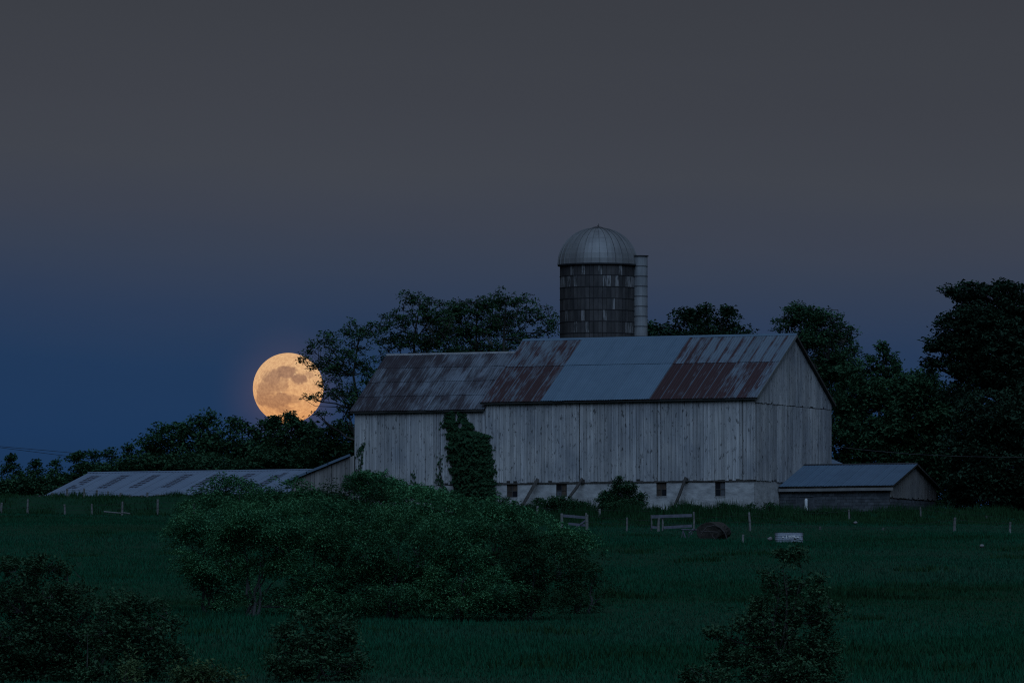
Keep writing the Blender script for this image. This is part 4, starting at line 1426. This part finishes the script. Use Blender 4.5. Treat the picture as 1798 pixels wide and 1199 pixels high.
# ------------------------------------------------------------------ the big thicket in mid field
SG = 'shrubs of the big thicket in the field'
SU = dict(mat=M['leaf_sumac'], bark='bark_pale', umbrella=True, spray=0.42, flat=0.3, per=90, leaf=0.085, wid=0.45, up_sig=0.3, dens=0.95, trunk_r=0.055, limb_r=0.04, stems=4, depth=1.0, shell=0.36, twig=False, clump=3.4)
FAR_SU = dict(SU, spray=0.5, leaf=0.12, per=70)
thick = [
    (400, 300, FAR_SU, 'sumac with a flat leafy top overlapping the pale low roof', [(390, 850, 44, 16), (430, 848, 40, 14), (365, 870, 44, 26), (420, 880, 60, 34), (340, 895, 44, 34)]),
    (500, 302, FAR_SU, 'sumac below the right end of the long low roof', [(480, 846, 30, 12), (505, 852, 34, 14), (460, 875, 50, 26), (520, 885, 50, 34), (545, 862, 24, 12)]),
    (640, 310, dict(FAR_SU, mat=M['leaf_yard'], umbrella=False, flat=0.6), 'dark rounded bush in front of the lean-to, behind the thicket', [(625, 850, 36, 22), (660, 868, 36, 26), (600, 880, 50, 36), (650, 905, 60, 40)]),
    (740, 300, FAR_SU, 'bright green bush behind the middle of the thicket', [(720, 878, 50, 22), (770, 880, 50, 20), (740, 910, 70, 34), (700, 900, 50, 30)]),
    (860, 290, FAR_SU, 'green bush at the back right of the thicket, below the ivy', [(835, 893, 50, 20), (890, 900, 54, 18), (860, 925, 80, 34), (930, 912, 50, 18)]),
    (985, 280, FAR_SU, 'low bush tapering down at the right back of the thicket by the broken gate', [(950, 925, 50, 20), (1000, 940, 44, 20), (1030, 960, 34, 22), (970, 960, 60, 34)]),
    (372, 232, SU, 'leftmost shrub of the thicket, hanging out over the grass', [(340, 920, 56, 26), (385, 935, 62, 40), (322, 948, 42, 24), (310, 925, 26, 14), (360, 985, 56, 34), (400, 1020, 50, 40), (345, 1020, 34, 26), (400, 1055, 56, 24), (380, 1000, 60, 40)]),
    (440, 226, dict(SU, stems=6, trunk_r=0.05), 'dome shaped sumac with pale forked trunks showing underneath', [(430, 905, 60, 26), (490, 900, 62, 24), (460, 935, 80, 34), (420, 960, 56, 34), (500, 965, 60, 40), (530, 1000, 50, 44), (470, 990, 60, 34), (490, 1055, 50, 24), (440, 930, 70, 40), (550, 1055, 50, 28)]),
    (545, 227, dict(SU, stems=5), 'sumac mound in the middle left of the thicket', [(545, 890, 60, 22), (600, 905, 60, 24), (570, 940, 80, 40), (600, 990, 70, 50), (560, 1050, 70, 34), (620, 1050, 60, 36)]),
    (690, 226, SU, 'wide sumac mound in the centre of the thicket', [(660, 915, 60, 26), (720, 920, 60, 28), (690, 960, 80, 44), (660, 1010, 70, 44), (730, 1010, 70, 46), (690, 1055, 90, 32)]),
    (800, 225, SU, 'sumac mound right of the centre of the thicket', [(790, 925, 60, 26), (840, 935, 56, 28), (800, 970, 80, 44), (780, 1030, 76, 46), (850, 1030, 70, 46), (810, 1060, 80, 30)]),
    (930, 226, dict(SU, mat=M['leaf_yard']), 'darker shrub at the right front of the thicket', [(900, 945, 60, 26), (950, 960, 56, 28), (920, 1000, 80, 44), (960, 1040, 60, 44), (900, 1055, 70, 32), (1000, 1000, 50, 40)]),
    (1020, 232, dict(SU, mat=M['leaf_yard']), 'rightmost shrub of the thicket, leaning out over the open grass', [(1010, 980, 50, 28), (1038, 1015, 36, 38), (1010, 1050, 54, 36), (1052, 990, 24, 20), (1050, 1050, 24, 28)]),
]
for px, d, st_, lab, bl in thick:
    plant('shrub', lab, 'shrub', d, bl, px, group=SG, **st_)

# ------------------------------------------------------------------ foreground shrubs
NS = dict(mat=M['leaf_near'], spray=0.20, flat=0.7, per=30, leaf=0.085, wid=0.5, up_sig=0.8, dens=1.15, trunk_r=0.04, limb_r=0.03, stems=4, depth=0.8, shell=0.42, twig=True, clump=3.6)
FG = 'shrubs in the foreground'
near = [
    (70, 172, NS, 'big dark bush filling the lower left corner', [(30, 1000, 44, 24), (85, 1005, 50, 28), (130, 1030, 44, 26), (50, 1050, 80, 44), (125, 1070, 64, 40), (60, 1120, 90, 60), (145, 1130, 66, 60), (20, 1180, 70, 50), (110, 1190, 90, 50), (5, 990, 24, 18), (68, 985, 16, 12)]),
    (240, 170, NS, 'lower dark bush right of the corner bush', [(200, 1065, 44, 26), (250, 1080, 54, 34), (220, 1120, 76, 56), (290, 1115, 38, 34), (280, 1160, 60, 50), (200, 1190, 80, 44), (232, 1052, 18, 14), (300, 1090, 20, 20), (318, 1150, 18, 30)]),
    (348, 160, dict(NS, mat=M['leaf_pale']), 'small pale green bush at the bottom edge', [(320, 1175, 26, 18), (365, 1175, 38, 20), (350, 1205, 66, 26), (405, 1190, 26, 16)]),
    (222, 161, dict(NS, mat=M['leaf_pale'], flat=1.6, wid=0.3, up_sig=1.5), 'tuft of pale upright stems in front of the dark left bushes', [(222, 1172, 14, 20), (240, 1182, 14, 18), (225, 1200, 24, 20)]),
    (558, 168, NS, 'loose low bush in the bottom middle', [(530, 1090, 40, 16), (585, 1092, 44, 20), (515, 1120, 50, 28), (580, 1130, 60, 40), (535, 1170, 76, 44), (615, 1170, 44, 44), (490, 1160, 30, 34), (555, 1075, 14, 14), (620, 1105, 22, 18), (500, 1105, 16, 14)]),
    (1375, 166, NS, 'tall broad leafy young tree in the lower right', [(1388, 985, 28, 20), (1358, 1002, 24, 22), (1418, 1005, 26, 26), (1372, 972, 12, 10), (1402, 968, 10, 10), (1385, 1035, 52, 30), (1432, 1045, 36, 28), (1335, 1060, 38, 28), (1385, 1085, 76, 36),
     (1448, 1085, 34, 30), (1315, 1095, 44, 30), (1380, 1135, 90, 44), (1275, 1120, 30, 18), (1450, 1140, 36, 54), (1300, 1160, 60, 50), (1390, 1190, 96, 44), (1262, 1145, 20, 18), (1476, 1075, 12, 12), (1250, 1112, 12, 10), (1440, 1020, 14, 12)]),
    (1235, 164, NS, 'low spreading bush at the foot of the broad young tree', [(1225, 1180, 36, 16), (1255, 1188, 34, 18), (1210, 1192, 22, 14), (1240, 1205, 56, 24)]),
]
for px, d, st_, lab, bl in near:
    nm, ct = ('tree', 'tree') if 'tree in the' in lab else ('shrub', 'shrub')
    plant(nm, lab, ct, d, bl, px, group=FG, **st_)

# ------------------------------------------------------------------ fences
def post_obj(parent, px, ptop, d, r=0.07, zbot=None, lean_=0.0, mat='grey_wood'):
    p = P(px, ptop, d)
    g = G(p.x, d) - 0.25
    o = parent.location
    m = MB()
    jt = random.uniform(-0.03, 0.03)
    q = [Vector((p.x - lean_ + jt * 0, d, g)) - o, Vector((p.x - lean_ / 2 + jt, d, (g + p.z) / 2)) - o, Vector((p.x, d, p.z)) - o]
    m.tube(q, [r * 1.05, r, r * 0.88], 7)
    m.build('post', M[mat], parent)
    return Vector((p.x, d, p.z)) - o


def fence(label, d, posts, wires=2, group='wire fences', zfrac=(0.85, 0.5)):
    x0 = P(posts[0][0], 900, d).x
    f = empty('fence', (x0, d, G(x0, d)))
    tag(f, label, 'fence', group)
    tops = [post_obj(f, p[0], p[1], p[2] if len(p) > 2 else d, r=random.uniform(0.055, 0.085), lean_=random.uniform(-0.06, 0.06)) for p in posts]
    tops.sort(key=lambda v: v.x)
    for k in range(wires):
        m = MB()
        pts_ = []
        for a, b in zip(tops[:-1], tops[1:]):
            for t in (0, 0.5):
                q = a.lerp(b, t)
                wz = G(q.x + f.location.x, q.y + f.location.y) - f.location.z
                hgt = a.lerp(b, t).z - wz
                pts_.append(Vector((q.x, q.y - 0.08, wz + min(hgt, 1.25) * zfrac[k % 2] - (0.04 if t else 0))))
        m.tube(pts_, [0.007] * len(pts_), 3, False)
        m.build('wire', M['wire'], f)
    return f


fence('row of old posts with wire along the bank in front of the low building', 497.5,
      [(-15, 872), (19, 872), (43, 871), (69, 869), (92, 865), (118, 858), (148, 857), (170, 860), (190, 862), (212, 865), (228, 869), (249, 869), (259, 864), (300, 868)])
fence('lower row of posts at the edge of the field, left of the thicket', 487,
      [(-6, 880), (3, 882), (49, 876), (113, 885), (161, 884), (215, 880), (277, 876), (340, 880)])
fence('long row of thin posts with wire crossing below the barn', 415,
      [(1029, 900), (1101, 908), (1157, 908), (1315, 899), (1440, 924), (1551, 926), (1677, 908), (1774, 916), (1830, 915)])
fence('scattered short posts along the near side of the farm yard', 372,
      [(1305, 938), (1549, 954), (1677, 965), (1830, 955)], 1)
fence('far row of small posts in the weeds by the shed', 470,
      [(944, 888), (1053, 893), (1396, 900), (1490, 894), (1616, 890), (1732, 905), (1800, 905)], 1)

# fallen pale rails in the weeds
for (a, b, lab) in [((213, 904, 484), (228, 907, 483.5), 'short pale fallen rail lying in the grass near the field edge'), ((183, 898, 486), (212, 899, 485), 'thin grey pole lying in the weeds in front of the low building')]:
    pa, pb_ = P(*a), P(*b)
    pa.z = G(pa.x, pa.y) + 0.26
    pb_.z = G(pb_.x, pb_.y) + 0.2
    mid = (pa + pb_) / 2
    tag(MB().tube([pa - mid, pb_ - mid], [0.05, 0.04], 6).build('rail', M['grey_wood'], None, mid), lab, 'rail')

# broken gate left, rail gate right
gd = 430.0


def plank(parent, a, b, hh_, tk, mat, name='rail'):
    """flat board from a to b"""
    d = (b - a)
    L = math.hypot(d.x, d.z)
    ang = math.atan2(d.z, d.x)
    MB().box(0, L, -tk / 2, tk / 2, -hh_ / 2, hh_ / 2).build(name, mat, parent, a, (0, -ang, 0))


g1 = empty('gate', tuple(P(984, 925, gd)))
g1.location.z = G(g1.location.x, gd)
tag(g1, 'broken blue grey wooden gate with one slanting brace beside the thicket', 'gate', 'wooden gates below the barn')
o1 = g1.location


def rel(px, py, d, o):
    return P(px, py, d) - o


for px, pt in ((986.5, 901), (1031.5, 903)):
    p = rel(px, pt, gd, o1)
    wv = 0.07 if px < 1000 else 0.045
    MB().box(p.x - wv, p.x + wv, -0.05, 0.05, -0.2, p.z).build('post', M['grey_wood'], g1)
plank(g1, rel(989, 905, gd, o1) + Vector((0, -0.09, 0)), rel(1029, 908.5, gd, o1) + Vector((0, -0.09, 0)), 0.15, 0.04, M['rail'])
plank(g1, rel(1012, 925, gd, o1) + Vector((0, -0.14, 0)), rel(1030, 912, gd, o1) + Vector((0, -0.14, 0)), 0.09, 0.04, M['rail'], 'brace')
plank(g1, rel(998, 919, gd, o1) + Vector((0, -0.09, 0)), rel(1028, 922, gd, o1) + Vector((0, -0.09, 0)), 0.13, 0.04, M['rail'])
gd2 = 420.0
g2 = empty('gate', tuple(P(1145, 930, gd2)))
g2.location.z = G(g2.location.x, gd2)
tag(g2, 'wide two rail wooden gate left of the round hay bale', 'gate', 'wooden gates below the barn')
o2 = g2.location
for px, pt, wv in ((1143.5, 904, 0.045), (1163, 906, 0.05), (1218, 898, 0.055)):
    p = rel(px, pt, gd2, o2)
    MB().tube([(p.x, 0, -0.2), (p.x + 0.02, 0, p.z * 0.5), (p.x, 0, p.z)], [wv, wv, wv * 0.9], 7).build('post', M['grey_wood'], g2)
plank(g2, rel(1144, 907, gd2, o2) + Vector((0, -0.09, 0)), rel(1215, 904.5, gd2, o2) + Vector((0, -0.09, 0)), 0.17, 0.04, M['rail'])
plank(g2, rel(1165, 926, gd2, o2) + Vector((0, -0.09, 0)), rel(1215, 923, gd2, o2) + Vector((0, -0.09, 0)), 0.15, 0.04, M['rail'])
plank(g2, rel(1143, 925, gd2, o2) + Vector((0, -0.09, 0)), rel(1154, 926, gd2, o2) + Vector((0, -0.09, 0)), 0.13, 0.04, M['rail'])

# tangle of pale metal stakes beside the hay
fd = 395.0
fx_ = P(1205, 940, fd)
fr = empty('feeder_frame', (fx_.x, fd, G(fx_.x, fd)))
tag(fr, 'open frame of pale bent bars between the rail gate and the hay bale', 'cattle feeder')
of = fr.location
for pts_ in ([(1195, 953), (1199, 930), (1203, 953)], [(1199, 931), (1206, 950)], [(1208, 953), (1210, 935), (1217, 928)], [(1196, 929), (1216, 930), (1236, 932)], [(1213, 938), (1219, 929), (1222, 929)]):
    m = MB()
    m.tube([rel(a, b, fd, of) + Vector((0, random.uniform(-.2, .2), 0)) for a, b in pts_], [0.03] * len(pts_), 6)
    m.build('bar', M['rail'], fr)

# round hay bale with an arched feeder rail
hd = 392.0
hc = P(1253, 940, hd)
bale = empty('hay_bale', (hc.x, hd, G(hc.x, hd)))
tag(bale, 'old brown round hay bale slumped in a hoop feeder', 'hay bale')
RB = 0.62
hm = MB()
nn_, nl_ = 30, 9
for j in range(nl_ + 1):
    y = -0.6 + 1.2 * j / nl_
    rr = RB * (1 - 0.10 * (abs(y) / 0.6) ** 6)
    for i in range(nn_):
        t = 2 * math.pi * i / nn_
        w = rr * (1 + 0.035 * math.sin(5 * t + j) + random.uniform(-0.03, 0.03))
        hm.v.append((w * math.cos(t) * 1.2, y, RB * 0.62 + w * math.sin(t) * 0.82))
for j in range(nl_):
    for i in range(nn_):
        a, b = j * nn_ + i, j * nn_ + (i + 1) % nn_
        hm.f.append((a, b, b + nn_, a + nn_))
hm.v += [(0, -0.56, RB * 0.86), (0, 0.6, RB * 0.86)]
for i in range(nn_):
    hm.f.append((len(hm.v) - 2, (i + 1) % nn_, i))
    hm.f.append((len(hm.v) - 1, nl_ * nn_ + i, nl_ * nn_ + (i + 1) % nn_))
hm.build('bale', M['hay'], bale, rot=(0, 0, R(-28)))
ofb = bale.location
for pts_, r_ in (([(1231, 937), (1241, 925), (1255, 921.5), (1264, 926), (1272, 934), (1276, 944), (1277, 956)], 0.035), ([(1230, 933), (1245, 932.5), (1260, 934)], 0.03), ([(1252, 936), (1251, 941), (1256, 947), (1265, 953), (1273, 955)], 0.025)):
    m = MB()
    m.tube([rel(a, b, hd - 0.85, ofb) for a, b in pts_], [r_] * len(pts_), 7)
    m.build('hoop', M['log'], bale)

# water tank
td = 378.0
tp0, tp1 = P(1360.5, 951, td), P(1410, 934.5, td)
tank = empty('water_trough', (((tp0 + tp1) / 2).x, td, G(((tp0 + tp1) / 2).x, td)))
tag(tank, 'pale galvanised water trough standing alone in the grass', 'water trough')
tw, thh = (tp1.x - tp0.x) / 2, tp1.z - tp0.z
tz0 = tp0.z - tank.location.z
tz0 = max(0.0, min(tz0, 0.15)) - 0.05
tb = MB()
prof_ = []
nseg = 8
for zz, gr in ((tz0, -0.01), (tz0 + thh * 0.3, 0.0), (tz0 + thh * 0.33, 0.018), (tz0 + thh * 0.36, 0.0), (tz0 + thh * 0.72, 0.0), (tz0 + thh * 0.75, 0.018), (tz0 + thh * 0.78, 0.0), (tz0 + thh + 0.03, 0.01), (tz0 + thh + 0.05, 0.03)):
    ring_ = []
    for sx in (1, -1):
        for i in range(nseg + 1):
            t = -math.pi / 2 + math.pi * i / nseg if sx == 1 else math.pi / 2 + math.pi * i / nseg
            ring_.append((sx * (tw - 0.22) + (0.22 + gr) * math.cos(t), (0.3 + gr) * math.sin(t), zz))
    prof_.append(ring_)
nr_ = len(prof_[0])
for ring_ in prof_:
    tb.v += ring_
for j in range(len(prof_) - 1):
    for i in range(nr_):
        a, b = j * nr_ + i, j * nr_ + (i + 1) % nr_
        tb.f.append((a, b, b + nr_, a + nr_))
tb.f.append(tuple(range(nr_))[::-1])
body = tb.build('body', M['tank'], tank)
MB().box(-tw + 0.1, tw - 0.1, -0.22, 0.22, tz0 + thh - 0.09, tz0 + thh - 0.08).build('water', M['glass'], tank)
# worn pale print on its front
prm = MB()
zz0 = tz0 + thh * 0.47
xx = -tw * 0.28
for (a, w, z0_, z1_) in [(-0.46, 0.10, 0.05, 0.16), (-0.20, 0.05, 0.0, 0.24), (-0.06, 0.62 * 0.4, 0.16, 0.22), (0.20, 0.2, 0.15, 0.23), (-0.02, 0.04, 0.0, 0.15), (0.06, 0.03, 0.02, 0.15), (0.14, 0.05, 0.02, 0.10), (0.24, 0.03, 0.02, 0.15), (0.31, 0.05, 0.03, 0.13), (0.41, 0.03, -0.04, 0.15), (0.5, 0.16, 0.05, 0.16), (0.7, 0.07, 0.08, 0.15)]:
    sx_ = tw / 0.95
    prm.box(a * sx_, (a + w) * sx_, -0.327, -0.322, zz0 + z0_ * 0.62, zz0 + z1_ * 0.62)
tag(prm.build('lettering', M['enamel'], tank), kind='stuff')

# pale stone and dirt patch in the grass to the right
for (px, py, r_, lab) in [(1724, 964, 0.09, 'small pale stone in the right of the field'), (1352, 951, 0.11, 'small reddish white stone left of the water trough'), (1502, 928, 0.09, 'tiny white stone in the weeds right of the trough')]:
    d = min(ground_d(py), 470)
    c = P(px, py, d)
    m = MB()
    for j in range(6):
        ph = math.pi * j / 5
        for i in range(9):
            t = 2 * math.pi * i / 9
            k = r_ * random.uniform(0.85, 1.15)
            m.v.append((k * 1.3 * math.sin(ph) * math.cos(t), k * math.sin(ph) * math.sin(t), k * 0.9 * math.cos(ph)))
    for j in range(5):
        for i in range(9):
            a, b = j * 9 + i, j * 9 + (i + 1) % 9
            m.f.append((a, b, b + 9, a + 9))
    tag(m.build('stone', M['trim'], None, (c.x, d, G(c.x, d) + 0.2), smooth=True), lab, 'stone')


# ------------------------------------------------------------------ overhead wires and their poles
def utility_pole(x, y, top, label):
    g = G(x, y)
    o = empty('utility_pole', (x, y, g))
    tag(o, label, 'utility pole')
    MB().tube([(0, 0, -0.5), (0, 0, top - g)], [0.16, 0.11], 10).build('pole', M['log'], o)
    MB().box(-0.9, 0.9, -0.06, 0.06, top - g - 0.5, top - g - 0.38).build('crossarm', M['log'], o)


def power_line(pts_, label, sag=0.0, r=0.016, group=None):
    a = Vector(pts_[0])
    m = MB()
    m.tube([Vector(p) - a for p in pts_], [r] * len(pts_), 4, False)
    tag(m.build('power_line', M['black'] if r < 0.02 else M['wire'], None, a), label, 'power line', group)


pL, pR = P(-90, 771, 560), P(345, 812, 600)
utility_pole(pL.x, 560, pL.z + 0.5, 'utility pole just outside the left edge carrying two wires')
utility_pole(pR.x, 600, pR.z + 0.5, 'utility pole hidden behind the dense trees left of the moon')
for k, (ya, yb, yc) in enumerate(((776, 794, 812), (778, 801, 818))):
    power_line([P(-90, ya - 4, 560), P(0, ya + 7.5, 566), P(130, yb + 1, 576), P(240, yc - 8, 590), P(345, yc - 4, 600)],
               ['upper of the two thin wires crossing the sky at the left edge', 'lower of the two thin wires crossing the sky at the left edge'][k])
pq = P(1900, 800, 480)
utility_pole(pq.x, 480, pq.z + 0.5, 'utility pole just outside the right edge of the view')
power_line([P(1458, 783, 511), P(1530, 791, 507), P(1600, 797, 502), (P(1680, 801, 497)), P(1798, 803, 489), P(1900, 800, 480)],
           'single pale wire crossing in front of the dark trees on the right', r=0.021)

print('LEAVES', NLEAF)
